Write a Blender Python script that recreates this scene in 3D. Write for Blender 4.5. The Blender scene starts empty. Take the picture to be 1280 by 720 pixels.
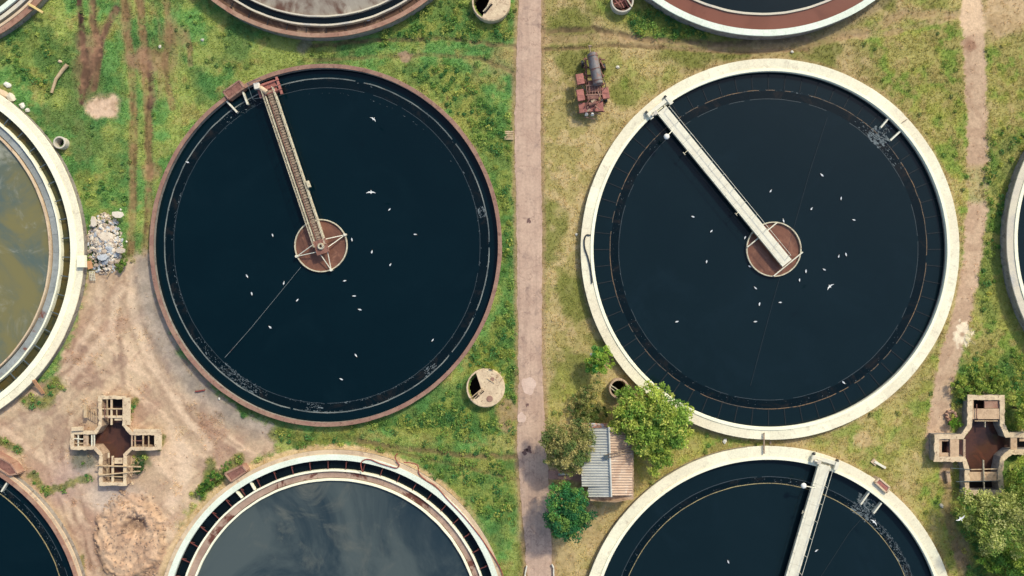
import bpy, bmesh, math, random
import numpy as np
from mathutils import Vector, Matrix
C = bpy.context.scene
col = C.collection
R = math.radians
random.seed(7); rng = np.random.default_rng(11)
H = 90.0                                    # height of the camera above the ground, metres; 10 photo px = 1 m on the ground

# ---------------------------------------------------------------- camera, sky, sun, exposure
cd = bpy.data.cameras.new('camera'); cam = bpy.data.objects.new('camera', cd); col.objects.link(cam)
cam.location = (0, 0, H); cam.rotation_euler = (0, 0, 0)
cd.sensor_width = 36; cd.lens = 36 * H / 128.0; cd.clip_end = 6000; cd.clip_start = 0.5
C.camera = cam
SUN_EL, SUN_AZ = 41.0, 38.0                 # azimuth clockwise from +Y
w = bpy.data.worlds.new('World'); C.world = w; w.use_nodes = True
nt = w.node_tree; bg = nt.nodes['Background']
sky = nt.nodes.new('ShaderNodeTexSky'); sky.sky_type = 'NISHITA'; sky.sun_disc = False
sky.sun_elevation = R(SUN_EL); sky.sun_rotation = R(SUN_AZ); sky.dust_density = 2.5
nt.links.new(sky.outputs[0], bg.inputs[0]); bg.inputs[1].default_value = 0.15
sd = bpy.data.lights.new('sun', 'SUN'); sun = bpy.data.objects.new('sun', sd); col.objects.link(sun)
sd.energy = 2.5; sd.angle = R(4.0); sd.color = (1.0, 0.94, 0.75)
e_, a_ = R(SUN_EL), R(SUN_AZ)
dirv = Vector((math.sin(a_)*math.cos(e_), math.cos(a_)*math.cos(e_), math.sin(e_)))
sun.rotation_euler = dirv.to_track_quat('Z', 'Y').to_euler(); sun.location = dirv*200
C.view_settings.view_transform = 'Standard'; C.view_settings.look = 'None'
C.view_settings.gamma = 1.0; C.view_settings.exposure = 0.32; C.view_settings.use_curve_mapping = False

# ---------------------------------------------------------------- helpers
def W(px, py, z=0.0):
    s = (H - z)/H/10.0
    return Vector(((px-640)*s, (360-py)*s, z))
def Rm(r, z=0.0): return r/10.0*(H-z)/H
def lin(c):
    return tuple(((v/255)/12.92 if v/255 <= 0.04045 else ((v/255+0.055)/1.055)**2.4) for v in c)
def hx(c, k=1.0): return tuple(v*k for v in lin(c)) + (1.0,)

def tag(o, label=None, cat=None, group=None, kind=None):
    if label: o['label'] = label
    if cat: o['category'] = cat
    if group: o['group'] = group
    if kind: o['kind'] = kind
    return o
def empty(name, loc, label=None, cat=None, group=None):
    o = bpy.data.objects.new(name, None); col.objects.link(o); o.location = loc; o.empty_display_size = .3
    return tag(o, label, cat, group)
def rootloc(o):
    while o.parent: o = o.parent
    return Vector(o.location)
def link(name, me, parent=None, origin=None):
    """verts are world coordinates; shift them so the root's base is the origin"""
    off = rootloc(parent) if parent else Vector(origin or (0, 0, 0))
    if off.length > 0: me.transform(Matrix.Translation(-off))
    o = bpy.data.objects.new(name, me); col.objects.link(o)
    if parent:
        o.parent = parent
    else: o.location = off
    return o

class MB:
    def __init__(s): s.v = []; s.f = []; s.sm = []
    def add(s, vs, fs, smooth=False):
        b = len(s.v); s.v += [tuple(x) for x in vs]
        for f in fs: s.f.append(tuple(i+b for i in f)); s.sm.append(smooth)
    def prism(s, pts, z0, z1):
        n = len(pts)
        vs = [(p[0], p[1], z0) for p in pts]+[(p[0], p[1], z1) for p in pts]
        a = sum(pts[i][0]*pts[(i+1) % n][1]-pts[(i+1) % n][0]*pts[i][1] for i in range(n))
        fs = [tuple(range(n))[::-1], tuple(range(n, 2*n))]+[(i, (i+1) % n, n+(i+1) % n, n+i) for i in range(n)]
        if a < 0: fs = [f[::-1] for f in fs]
        s.add(vs, fs)
    def bar(s, a, b, w_, h, up=(0, 0, 1), w2=None):
        """box beam from a to b (centre line), w_ wide, h high, slightly chamfered by 8-gon section"""
        a = Vector(a); b = Vector(b); d = (b-a).normalized(); up = Vector(up)
        if abs(d.dot(up)) > .98: up = Vector((1, 0, 0))
        sx = d.cross(up).normalized(); sy = sx.cross(d).normalized()
        c = min(w_, h)*.12
        sec = [(-w_/2+c, -h/2), (w_/2-c, -h/2), (w_/2, -h/2+c), (w_/2, h/2-c), (w_/2-c, h/2), (-w_/2+c, h/2), (-w_/2, h/2-c), (-w_/2, -h/2+c)]
        vs = [a+sx*x+sy*y for x, y in sec]+[b+sx*x*((w2 or w_)/w_)+sy*y for x, y in sec]
        n = 8
        s.add(vs, [tuple(range(n))[::-1], tuple(range(n, 2*n))]+[(i, (i+1) % n, n+(i+1) % n, n+i) for i in range(n)])
    def tube(s, pts, r, n=8, r2=None, cap=True):
        pts = [Vector(p) for p in pts]; vs = []; m = len(pts)
        for k, p in enumerate(pts):
            d = (pts[min(k+1, m-1)]-pts[max(k-1, 0)]).normalized()
            up = Vector((0, 0, 1)) if abs(d.z) < .95 else Vector((1, 0, 0))
            sx = d.cross(up).normalized(); sy = sx.cross(d)
            rr = r + ((r2 if r2 is not None else r)-r)*k/max(1, m-1)
            for i in range(n):
                t = 2*math.pi*i/n; vs.append(p+sx*math.cos(t)*rr+sy*math.sin(t)*rr)
        fs = [(k*n+i, k*n+(i+1) % n, (k+1)*n+(i+1) % n, (k+1)*n+i) for k in range(m-1) for i in range(n)]
        s.add(vs, fs, True)
        if cap: s.add(vs[:n], [tuple(range(n))[::-1]]); s.add(vs[-n:], [tuple(range(n))])
    def lathe(s, c, prof, n=180, ex=1., ey=1., closed=True, a0=0, a1=2*math.pi, zf=None, smooth=False, rf=None):
        full = abs(a1-a0-2*math.pi) < 1e-6; m = len(prof); N = n if full else n+1; vs = []
        for i in range(N):
            t = a0+(a1-a0)*i/n
            dz = zf(t) if zf else 0; dr = rf(t) if rf else 0
            for (r, z) in prof:
                vs.append((c[0]+(r+dr)*ex*math.cos(t), c[1]+(r+dr)*ey*math.sin(t), z+dz))
        fs = []
        for i in range(n):
            j = (i+1) % N
            for k in range(m if closed else m-1):
                l = (k+1) % m; fs.append((i*m+k, j*m+k, j*m+l, i*m+l))
        if not full and closed:
            fs += [tuple(range(m))[::-1], tuple((N-1)*m+k for k in range(m))]
        s.add(vs, fs, smooth)
    def disc(s, c, r, z, n=120, ex=1., ey=1.):
        s.add([(c[0]+r*ex*math.cos(2*math.pi*i/n), c[1]+r*ey*math.sin(2*math.pi*i/n), z) for i in range(n)], [tuple(range(n))])
    def rock(s, c, sz, seed=0, sub=1):
        bm = bmesh.new(); bmesh.ops.create_icosphere(bm, subdivisions=sub, radius=1)
        r_ = random.Random(seed); ax = r_.random()*6.28
        vs = []
        for v in bm.verts:
            k = .72+.5*r_.random(); p = Vector((v.co.x*sz[0]*k, v.co.y*sz[1]*k, v.co.z*sz[2]*k))
            p.rotate(Matrix.Rotation(ax, 3, 'Z')); vs.append(p+Vector(c))
        s.add(vs, [tuple(v.index for v in f.verts) for f in bm.faces]); bm.free()
    def build(s, name, mat, parent=None, origin=None, recalc=True):
        me = bpy.data.meshes.new(name); me.from_pydata(s.v, [], s.f); me.polygons.foreach_set('use_smooth', s.sm)
        if recalc:
            bm = bmesh.new(); bm.from_mesh(me); bmesh.ops.recalc_face_normals(bm, faces=bm.faces); bm.to_mesh(me); bm.free()
        me.materials.append(mat); return link(name, me, parent, origin)

# ---------------------------------------------------------------- materials
def base_mat(name):
    m = bpy.data.materials.new(name); m.use_nodes = True
    return m, m.node_tree, m.node_tree.nodes['Principled BSDF']
def N(t, k, **kw):
    n = t.nodes.new(k)
    for a, b in kw.items(): setattr(n, a, b)
    return n
def mixc(t, f, a, b, blend='MIX'):
    n = N(t, 'ShaderNodeMix', data_type='RGBA', blend_type=blend)
    for s_, v in ((n.inputs['Factor'], f), (n.inputs['A'], a), (n.inputs['B'], b)):
        if hasattr(v, 'links'): t.links.new(v, s_)
        else: s_.default_value = v
    return n.outputs['Result']
def ramp(t, src, lo, hi):
    n = N(t, 'ShaderNodeMapRange'); n.inputs['From Min'].default_value = lo; n.inputs['From Max'].default_value = hi
    n.interpolation_type = 'SMOOTHSTEP'; t.links.new(src, n.inputs['Value']); return n.outputs[0]
def noise(t, scale, detail=4, rough=.6, dist=0, vec=None):
    n = N(t, 'ShaderNodeTexNoise'); n.inputs['Scale'].default_value = scale; n.inputs['Detail'].default_value = detail
    n.inputs['Roughness'].default_value = rough; n.inputs['Distortion'].default_value = dist
    if vec is None: vec = N(t, 'ShaderNodeNewGeometry').outputs['Position']
    t.links.new(vec, n.inputs['Vector']); return n.outputs['Fac']
def mottled(name, c1, c2, c3=None, scale=1.2, s3=3., t3=(.56, .68), rough=.85, bump=.25, island=0., fine=9., metal=0., k=1.):
    m, t, p = base_mat(name)
    c = mixc(t, ramp(t, noise(t, scale, 6), .35, .65), hx(c1, k), hx(c2, k))
    if c3: c = mixc(t, ramp(t, noise(t, s3, 8, .7, .6), *t3), c, hx(c3, k))
    c = mixc(t, ramp(t, noise(t, fine, 3), .2, .8), mixc(t, 1., c, (.8, .8, .8, 1), 'MULTIPLY'), c)
    if island:
        g = N(t, 'ShaderNodeNewGeometry'); mr = N(t, 'ShaderNodeMapRange')
        mr.inputs['To Min'].default_value = 1-island; mr.inputs['To Max'].default_value = 1.
        t.links.new(g.outputs['Random Per Island'], mr.inputs['Value'])
        cc = N(t, 'ShaderNodeCombineColor')
        for i in range(3): t.links.new(mr.outputs[0], cc.inputs[i])
        c = mixc(t, 1., c, cc.outputs[0], 'MULTIPLY')
    t.links.new(c, p.inputs['Base Color']); p.inputs['Roughness'].default_value = rough; p.inputs['Metallic'].default_value = metal
    if bump:
        b = N(t, 'ShaderNodeBump'); b.inputs['Strength'].default_value = bump; b.inputs['Distance'].default_value = .05
        t.links.new(noise(t, fine, 5), b.inputs['Height']); t.links.new(b.outputs[0], p.inputs['Normal'])
    return m
def murky(name, c1, c2, c3, scale=.07, dist=2.2, rough=.12, lo=.38, hi=.62, seed=0., spec=.3):
    m, t, p = base_mat(name)
    mp = N(t, 'ShaderNodeMapping'); g = N(t, 'ShaderNodeNewGeometry'); t.links.new(g.outputs['Position'], mp.inputs['Vector'])
    mp.inputs['Location'].default_value = (seed, seed*.7, 0)
    v = mp.outputs[0]
    c = mixc(t, ramp(t, noise(t, scale, 7, .62, dist, v), lo, hi), hx(c1), hx(c2))
    c = mixc(t, ramp(t, noise(t, scale*1.9, 8, .68, dist*1.3, v), .5, .72), c, hx(c3))
    t.links.new(c, p.inputs['Base Color']); p.inputs['Roughness'].default_value = rough
    p.inputs['Specular IOR Level'].default_value = spec
    b = N(t, 'ShaderNodeBump'); b.inputs['Strength'].default_value = .04; b.inputs['Distance'].default_value = .05
    t.links.new(noise(t, 2.2, 3, .5, .3, v), b.inputs['Height']); t.links.new(b.outputs[0], p.inputs['Normal'])
    return m
def vcol(name, rough=.8, spec=.2, fine=0, bump=0, trans=0.):
    m, t, p = base_mat(name)
    a = N(t, 'ShaderNodeAttribute', attribute_name='col'); c = a.outputs['Color']
    if fine:
        c = mixc(t, ramp(t, noise(t, fine, 6, .75), .25, .75), mixc(t, 1., c, (.78, .78, .78, 1), 'MULTIPLY'), mixc(t, 1., c, (1.16, 1.16, 1.14, 1), 'MULTIPLY'))
        c = mixc(t, ramp(t, noise(t, fine*3.1, 4, .7), .25, .75), mixc(t, 1., c, (.9, .9, .9, 1), 'MULTIPLY'), mixc(t, 1., c, (1.08, 1.08, 1.08, 1), 'MULTIPLY'))
    t.links.new(c, p.inputs['Base Color']); p.inputs['Roughness'].default_value = rough; p.inputs['Specular IOR Level'].default_value = spec
    if bump:
        b = N(t, 'ShaderNodeBump'); b.inputs['Strength'].default_value = bump; b.inputs['Distance'].default_value = .12
        t.links.new(noise(t, fine, 6, .7), b.inputs['Height']); t.links.new(b.outputs[0], p.inputs['Normal'])
    if trans:
        tr = N(t, 'ShaderNodeBsdfTranslucent'); t.links.new(c, tr.inputs['Color']); mx = N(t, 'ShaderNodeMixShader'); mx.inputs[0].default_value = trans
        t.links.new(p.outputs[0], mx.inputs[1]); t.links.new(tr.outputs[0], mx.inputs[2])
        t.links.new(mx.outputs[0], t.nodes['Material Output'].inputs[0])
    return m

M = {}
M['cream'] = mottled('cream_concrete', (248, 243, 212), (240, 229, 198), (214, 202, 176), .12, .9, (.52, .72), island=.11, fine=6)
M['cream_lip'] = mottled('pale_coping', (252, 250, 220), (248, 243, 212), (228, 224, 200), .5, 1.5, (.6, .8), fine=6)
M['greyrim'] = mottled('grey_concrete', (222, 212, 186), (205, 196, 178), (186, 184, 176), .22, .6, (.5, .7), island=.06)
M['white_rim'] = mottled('whitewashed_concrete', (232, 240, 222), (220, 228, 208), (180, 190, 175), .4, 1.6, (.6, .78), fine=5)
M['tan_rim'] = mottled('tan_concrete', (225, 200, 165), (208, 182, 150), (170, 140, 118), .5, 1.2, (.52, .7), island=.12)
M['pink_rim'] = mottled('rusty_pink_concrete', (176, 142, 118), (160, 118, 98), (124, 88, 72), .7, 1.8, (.52, .7), island=.12)
M['brown_rim'] = mottled('rust_stained_concrete', (164, 130, 110), (148, 110, 96), (112, 80, 68), .8, 2.0, (.5, .7), island=.12)
M['wall_grey'] = mottled('grey_stained_wall', (160, 152, 140), (140, 132, 122), (105, 96, 88), 1.2, 2., (.5, .65))
M['concrete'] = mottled('weathered_concrete', (224, 202, 166), (204, 180, 148), (150, 122, 98), 1.1, 2.4, (.53, .68), fine=7, bump=.4)
M['concrete2'] = mottled('brown_concrete', (196, 170, 140), (174, 146, 120), (120, 90, 72), 1.3, 2.2, (.5, .66), fine=7, bump=.4)
M['slab'] = mottled('slab_concrete', (206, 176, 142), (190, 160, 128), (150, 116, 92), 1.5, 3., (.54, .7), fine=9)
M['paint'] = mottled('worn_white_paint', (232, 228, 206), (222, 216, 194), (186, 174, 150), 1.4, 3.5, (.58, .74), rough=.55, bump=.08, fine=14)
M['paint2'] = mottled('weathered_beige_paint', (214, 206, 178), (194, 184, 156), (134, 104, 84), 1.6, 4., (.5, .66), rough=.65, bump=.1, fine=14)
M['copperline'] = mottled('rust_orange_weir_edge', (136, 106, 74), (84, 76, 66), (52, 54, 54), .09, 1.5, (.48, .62), rough=.8, fine=9)
M['grating'] = mottled('brown_grating', (176, 154, 128), (146, 124, 102), (98, 74, 60), 2., 5., (.5, .64), rough=.75)
M['rust'] = mottled('rusty_steel', (148, 104, 88), (126, 84, 72), (92, 60, 50), 1.6, 4., (.5, .66), rough=.8, fine=12)
M['rustred'] = mottled('faded_red_steel', (176, 112, 100), (150, 92, 82), (110, 72, 62), 1.6, 4., (.52, .68), rough=.75, fine=12)
M['rustline'] = mottled('rusty_weir_edge', (120, 98, 76), (92, 80, 68), (58, 52, 48), .5, 3., (.46, .6), rough=.8, fine=9)
M['darkline'] = mottled('slimy_weir_edge', (62, 72, 76), (42, 54, 60), (96, 100, 98), .5, 3., (.6, .7), rough=.6, fine=9)
M['paleline'] = mottled('pale_weir_edge', (130, 136, 130), (78, 88, 90), (130, 112, 88), .4, 3., (.6, .7), rough=.8, fine=9)
M['golden'] = mottled('yellowed_weir_edge', (176, 160, 112), (136, 122, 88), (80, 74, 60), .5, 3., (.52, .66), rough=.7)
M['bracket'] = mottled('rust_red_bracket', (120, 62, 54), (98, 48, 42), None, 2.)
M['dbracket'] = mottled('sunken_bracket', (22, 30, 36), (16, 28, 35), None, 2.)
M['bbracket'] = mottled('blue_grey_bracket', (88, 100, 104), (64, 78, 82), None, 2.)
M['trough_pink'] = mottled('dry_trough', (186, 160, 142), (160, 132, 116), (104, 60, 48), .5, .3, (.5, .58), island=.1, fine=4)
M['trough_grey'] = mottled('grey_trough', (158, 164, 162), (136, 142, 140), (118, 68, 52), .4, .35, (.6, .7), fine=4)
M['trough_dark'] = mottled('brown_trough', (84, 62, 50), (58, 46, 40), (140, 112, 92), .5, .6, (.58, .7), fine=4)
M['trough_scum'] = murky('scummy_trough', (2, 18, 24), (10, 22, 27), (34, 33, 32), .12, 1.6, .15, spec=.2, lo=.45, hi=.75)
M['water'] = murky('deep_dark_water', (2, 22, 29), (3, 24, 31), (5, 26, 33), .05, 1., .05, spec=.2)
M['water2'] = murky('deep_dark_water_right', (12, 29, 35), (14, 31, 37), (16, 33, 40), .05, 1., .05, spec=.2)
M['blackwater'] = murky('black_water', (8, 17, 21), (10, 20, 24), (13, 24, 28), .2, 1., .05, spec=.2)
M['cloudy'] = murky('cloudy_grey_water', (38, 53, 61), (74, 84, 84), (92, 96, 90), .07, 1.0, .2, lo=.36, hi=.62)
M['olive'] = murky('olive_murky_water', (84, 98, 92), (118, 112, 74), (150, 150, 134), .09, .9, .22, lo=.38, hi=.6, seed=13)
M['greenbrown'] = murky('green_brown_water', (60, 62, 38), (84, 72, 36), (46, 54, 42), .2, 1.2, .15)
M['sludge'] = murky('grey_sludge', (150, 142, 128), (92, 66, 54), (176, 168, 152), .13, 1.2, .4, seed=5, lo=.42, hi=.6)
M['redwater'] = murky('red_brown_water', (114, 70, 54), (122, 76, 60), (106, 64, 50), .08, 1.2, .16)
M['brownfloor'] = murky('brown_wet_floor', (100, 74, 56), (78, 56, 42), (190, 160, 130), .14, 1.2, .5, seed=3)
M['wellwater'] = murky('brown_well_water', (124, 86, 70), (96, 68, 58), (146, 106, 86), .22, 1.6, .18, lo=.3, hi=.7, spec=.2)
M['pitwater'] = murky('pit_water', (84, 56, 46), (58, 42, 40), (104, 64, 50), .18, 1.4, .15)
M['black'] = mottled('dark_pit_floor_and_shade', (26, 22, 22), (18, 17, 19), None, 2.)  # pit floors, plus slabs and bars that paint shade in openings
M['faintline'] = mottled('wet_cable', (34, 48, 56), (26, 42, 50), None, 3.)
M['rubber'] = mottled('black_rubber', (42, 46, 50), (34, 38, 42), None, 3., rough=.5)
M['redhose'] = mottled('faded_red_hose', (150, 74, 62), (134, 62, 52), None, 1.5, rough=.6)
M['wood'] = mottled('weathered_wood', (206, 182, 146), (184, 156, 120), (140, 112, 86), 2., 5., (.55, .7), fine=14)
M['woodorange'] = mottled('orange_wood', (208, 156, 112), (190, 138, 98), None, 2., fine=14)
M['yellow'] = mottled('yellow_pipe_paint', (232, 204, 134), (214, 186, 120), None, 2., rough=.5)
M['whiteplaster'] = mottled('white_stone', (236, 232, 216), (214, 208, 192), (180, 170, 156), 2., 5., (.56, .7))
M['white'] = mottled('white_feathers', (236, 236, 232), (226, 226, 222), None, 6., rough=.7, bump=0)
M['grey_feathers'] = mottled('grey_feathers', (214, 218, 222), (200, 204, 208), None, 6., rough=.7, bump=0)
M['beak'] = mottled('yellow_beak', (214, 160, 60), (200, 146, 52), None, 6., bump=0)
M['tankgrey'] = mottled('grey_steel_tank', (126, 122, 120), (104, 102, 104), (136, 96, 82), .9, 1.6, (.5, .62), rough=.6, fine=8)
M['lamp'] = mottled('lamp_glass', (238, 236, 228), (226, 224, 216), None, 3., rough=.2, bump=0)
M['road'] = mottled('pink_asphalt', (202, 173, 150), (186, 156, 135), (162, 137, 121), .3, .8, (.5, .7), fine=3.5, bump=.5)
def crack_road():
    m = M['road']; t = m.node_tree; p = t.nodes['Principled BSDF']; src = p.inputs['Base Color'].links[0].from_socket
    g = N(t, 'ShaderNodeNewGeometry'); nz = N(t, 'ShaderNodeTexNoise'); nz.inputs['Scale'].default_value = .5; nz.inputs['Detail'].default_value = 6; t.links.new(g.outputs['Position'], nz.inputs['Vector'])
    mx = N(t, 'ShaderNodeMix', data_type='VECTOR'); mx.inputs['Factor'].default_value = .45; t.links.new(g.outputs['Position'], mx.inputs[4]); 
    sc = N(t, 'ShaderNodeVectorMath', operation='SCALE'); sc.inputs['Scale'].default_value = 6; t.links.new(nz.outputs['Color'], sc.inputs[0])
    ad = N(t, 'ShaderNodeVectorMath', operation='ADD'); t.links.new(g.outputs['Position'], ad.inputs[0]); t.links.new(sc.outputs[0], ad.inputs[1])
    v = N(t, 'ShaderNodeTexVoronoi', feature='DISTANCE_TO_EDGE'); v.inputs['Scale'].default_value = .22; t.links.new(ad.outputs[0], v.inputs['Vector'])
    c = mixc(t, ramp(t, v.outputs['Distance'], .0, .016), mixc(t, 1., src, (.72, .68, .68, 1), 'MULTIPLY'), src)
    mp = N(t, 'ShaderNodeMapping'); mp.inputs['Scale'].default_value = (2.6, .09, 1); t.links.new(g.outputs['Position'], mp.inputs['Vector'])
    c = mixc(t, ramp(t, noise(t, .7, 5, .65, .4, mp.outputs[0]), .45, .7), c, mixc(t, 1., c, (.84, .83, .84, 1), 'MULTIPLY'))
    t.links.new(c, p.inputs['Base Color'])
crack_road()
M['patch'] = mottled('cement_patch', (216, 190, 172), (206, 178, 160), None, 1., fine=5)
M['bark'] = mottled('bark', (92, 76, 60), (70, 58, 46), None, 4.)
M['ground'] = vcol('earth_and_turf', .95, .08, 2.2, .3)
M['leaf'] = vcol('foliage', .62, .25, 0, 0, .34)
M['foam'] = mottled('dirty_foam', (112, 122, 124), (70, 82, 88), None, 3., rough=.8, bump=0)
M['stain'] = mottled('tar_stain', (120, 92, 84), (104, 80, 74), None, 3.)
def corrugated(name, c1, c2, c3, lo, hi):
    m = mottled(name, c1, c2, c3, .5, 1.4, (lo, hi), rough=.5, bump=.1, fine=8, island=.14)
    return m
M['tin'] = corrugated('pale_tin_sheet', (210, 210, 200), (194, 194, 184), (166, 150, 132), .56, .74)
M['tinrust'] = corrugated('rusty_tin_sheet', (200, 172, 146), (176, 144, 120), (212, 198, 180), .52, .7)
M['tarp'] = mottled('orange_tarp', (214, 128, 92), (222, 170, 140), (196, 200, 210), 1., 1.6, (.5, .6), fine=6)
M['brick'] = mottled('dark_wall_plank', (120, 98, 82), (102, 82, 70), None, 2.)
M['pinkslab'] = mottled('pink_paving', (178, 138, 122), (160, 122, 108), None, 1.)

# ---------------------------------------------------------------- numpy noise and ground field (all in photo-map units: 10 = 1 m)
def hash2(i, j, seed):
    h = (i.astype(np.int64)*374761393 + j.astype(np.int64)*668265263 + seed*974634777) & 0xffffffff
    h = ((h ^ (h >> 13))*1274126177) & 0xffffffff
    return ((h ^ (h >> 16)) & 0xffff)/65535.0
def vn(x, y, s, seed=0):
    x = x/s; y = y/s; i = np.floor(x); j = np.floor(y); u = x-i; v = y-j
    u = u*u*(3-2*u); v = v*v*(3-2*v); i = i.astype(np.int64); j = j.astype(np.int64)
    a = hash2(i, j, seed); b = hash2(i+1, j, seed); c = hash2(i, j+1, seed); d = hash2(i+1, j+1, seed)
    return (a*(1-u)+b*u)*(1-v)+(c*(1-u)+d*u)*v
def fb(x, y, s, seed=0, o=4, g=.55):
    t = 0; a = 1; n = 0
    for k in range(o): t = t+a*vn(x, y, s/2**k, seed+k*17); n += a; a *= g
    return t/n
def ss(lo, hi, v):
    t = np.clip((v-lo)/(hi-lo), 0, 1); return t*t*(3-2*t)
def dseg(x, y, a, b):
    dx, dy = b[0]-a[0], b[1]-a[1]; L = dx*dx+dy*dy
    t = np.clip(((x-a[0])*dx+(y-a[1])*dy)/L, 0, 1)
    return np.hypot(x-a[0]-t*dx, y-a[1]-t*dy)
def dline(x, y, pts):
    d = np.full(x.shape, 1e9)
    for a, b in zip(pts[:-1], pts[1:]): d = np.minimum(d, dseg(x, y, a, b))
    return d
def dpoly(x, y, pts):                       # negative inside
    ins = np.zeros(x.shape, bool); n = len(pts)
    for i in range(n):
        (x1, y1), (x2, y2) = pts[i], pts[(i+1) % n]
        if y1 == y2: continue
        ins ^= ((y1 > y) != (y2 > y)) & (x < (x2-x1)*(y-y1)/(y2-y1)+x1)
    d = dline(x, y, list(pts)+[pts[0]])
    return np.where(ins, -d, d)

# name: centre, outer rx, outer ry (photo-map units)
TANKS = {'A': ((407, 306.5), 220.5, 227), 'B': ((963, 311.5), 237, 238.5), 'C': ((416, 784), 221, 221), 'D': ((-133, 315), 237, 237),
         'E': ((399, -172), 219, 219), 'F': ((955, -194), 239, 239), 'G': ((961, 794), 236, 236), 'H': ((-122, 783), 232, 232),
         'I': ((1494, 300), 235, 235), 'J': ((-125, -163), 240, 240)}
CH_W = [(127, 499), (153, 499), (153, 532), (163, 544), (193, 544), (193, 559), (163, 559), (154, 568), (154, 603), (128, 603), (128, 568), (120, 558), (92, 558), (92, 543), (120, 543), (127, 533)]
CH_E = [(1216, 500), (1250, 500), (1250, 532), (1257, 547), (1300, 547), (1300, 562), (1262, 562), (1251, 571), (1247, 590), (1249, 613), (1212, 613), (1212, 586), (1207, 571), (1174, 571), (1174, 549), (1204, 549), (1215, 534)]
PITS = [((607, 485), 22), ((614, 4), 22), ((776, 0), 13), ((772, 486), 12.5), ((74, 178), 7)]
ROAD = [(-900, 646, 677), (0, 648, 677), (150, 643, 676), (300, 646, 678), (450, 648, 677), (560, 647, 683), (600, 649, 686), (660, 654, 688), (720, 659, 691), (1600, 680, 712)]
RY = [r[0] for r in ROAD]
DIRT = [(150, 325), (182, 312), (200, 380), (235, 450), (300, 515), (345, 530), (342, 565), (270, 592), (225, 650), (205, 740), (90, 740), (60, 650), (0, 578), (-40, 560), (-40, 505), (70, 470), (100, 400), (106, 345)]
def G3(c, k=1.0): return np.array(lin(c))*k
def field(x, y):
    """x, y map units -> albedo rgb, height (m), grass density, weed density"""
    wx = x+9*(fb(x, y, 22, 1)-.5)*2; wy = y+9*(fb(x, y, 22, 5)-.5)*2
    n1 = fb(x, y, 90, 21); n2 = fb(x, y, 34, 31, 5); n3 = fb(x, y, 11, 41, 3); n4 = fb(x, y, 4, 51, 2)
    rutn = fb(x*1.6, y*.22, 6, 211, 3)
    def mix(c, d, f): return c*(1-f[..., None])+d*f[..., None]
    one = np.ones(x.shape+(1,))
    L = ss(655, 640, x)
    # --- grass
    g = mix(one*G3((148, 160, 88)), G3((108, 150, 82)), ss(.42, .6, n2))
    g = mix(g, G3((158, 150, 92)), ss(.5, .64, n3*.5+n1*.5)*.8)
    g = mix(g, G3((62, 108, 60)), ss(.54, .68, fb(x, y, 50, 61))*.6)
    stg = fb((x*.94+y*.34)*.3, (-x*.34+y*.94)*1.5, 13, 191, 4); g = g*(.8+.42*stg)[..., None]
    dry = mix(one*G3((178, 160, 112)), G3((160, 148, 94)), ss(.4, .62, n2))
    dry = mix(dry, G3((190, 168, 126)), ss(.52, .68, n3)*.7)
    dry = mix(dry, G3((116, 122, 58)), ss(.53, .64, fb(x, y, 60, 71))*.8)
    dryness = 1-L
    rg = ss(1120, 1160, wx)*(1-ss(-5, 30, 60-wy)*.6)          # greener right side
    rg = np.maximum(rg, ss(30, 0, dpoly(wx, wy, [(1090, 45), (1190, 40), (1200, 180), (1170, 180), (1110, 90)])))
    rg = np.maximum(rg, ss(15, -10, dpoly(wx, wy, [(1010, 560), (1180, 470), (1170, 560), (1110, 600)]))*.7)
    rg = np.maximum(rg, ss(10, -10, dpoly(wx, wy, [(770, 60), (750, 105), (800, 120), (860, 105), (850, 82)]))*.45)
    rg = np.maximum(rg, ss(10, -10, dpoly(wx, wy, [(745, 0), (800, 0), (950, 42), (870, 50), (760, 32)])))
    rg = np.maximum(rg, ss(10, -8, dpoly(wx, wy, [(795, 530), (990, 545), (930, 562), (870, 575), (800, 625), (790, 600)])))
    rg = np.maximum(rg, ss(10, -8, dpoly(wx, wy, [(700, 460), (770, 480), (760, 530), (680, 525)]))*.8)
    gR = mix(one*G3((162, 162, 84)), G3((132, 152, 72)), ss(.45, .6, n2)); gR = mix(gR, G3((168, 152, 98)), ss(.46, .6, n3*.6+n2*.4)*.8)
    dry = mix(dry, gR, rg*(.55+.45*ss(.36, .5, n2)))
    c = mix(g, dry, dryness)
    base_w = .16*ss(.5, .66, fb(x, y, 26, 601, 3))*(1-dryness*(1-rg))
    dens = .55+.45*(1-dryness)+.3*rg; weed = base_w
    hgt = .12*(n2-.5)+.1*(n3-.5)
    # lush belts
    def lush(pts, k=1., soft=12):
        nonlocal c, weed
        f = ss(soft, -soft*.4, dpoly(wx, wy, pts))*k
        c = mix(c, mix(one*G3((80, 118, 60)), G3((138, 148, 72)), ss(.4, .62, n3)), f*.85); weed = np.maximum(weed, f*ss(.3, .55, n2+.12))
    lush([(645, 415), (645, 540), (560, 545), (430, 530), (520, 525), (575, 480), (625, 400)])
    lush([(480, 40), (520, 8), (640, 4), (640, 45), (560, 48), (480, 55)], .8)
    lush([(505, 88), (560, 80), (640, 150), (640, 420), (630, 300), (600, 190), (560, 125)], .7)
    lush([(785, 14), (820, 12), (900, 44), (840, 48), (790, 38)], 1.1, 5)
    lush([(1195, 455), (1290, 440), (1290, 720), (1205, 720), (1195, 640), (1240, 610), (1260, 500), (1195, 498)], .9)
    lush([(1230, 170), (1280, 160), (1252, 300), (1240, 420), (1218, 350)], .55)
    lush([(440, 555), (560, 560), (640, 570), (640, 650), (600, 640), (520, 590)], .6)
    lush([(0, 60), (40, 40), (75, 60), (60, 110), (20, 100)], .5)
    lush([(95, 215), (145, 205), (150, 260), (110, 330), (104, 300)], .4)
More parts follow.
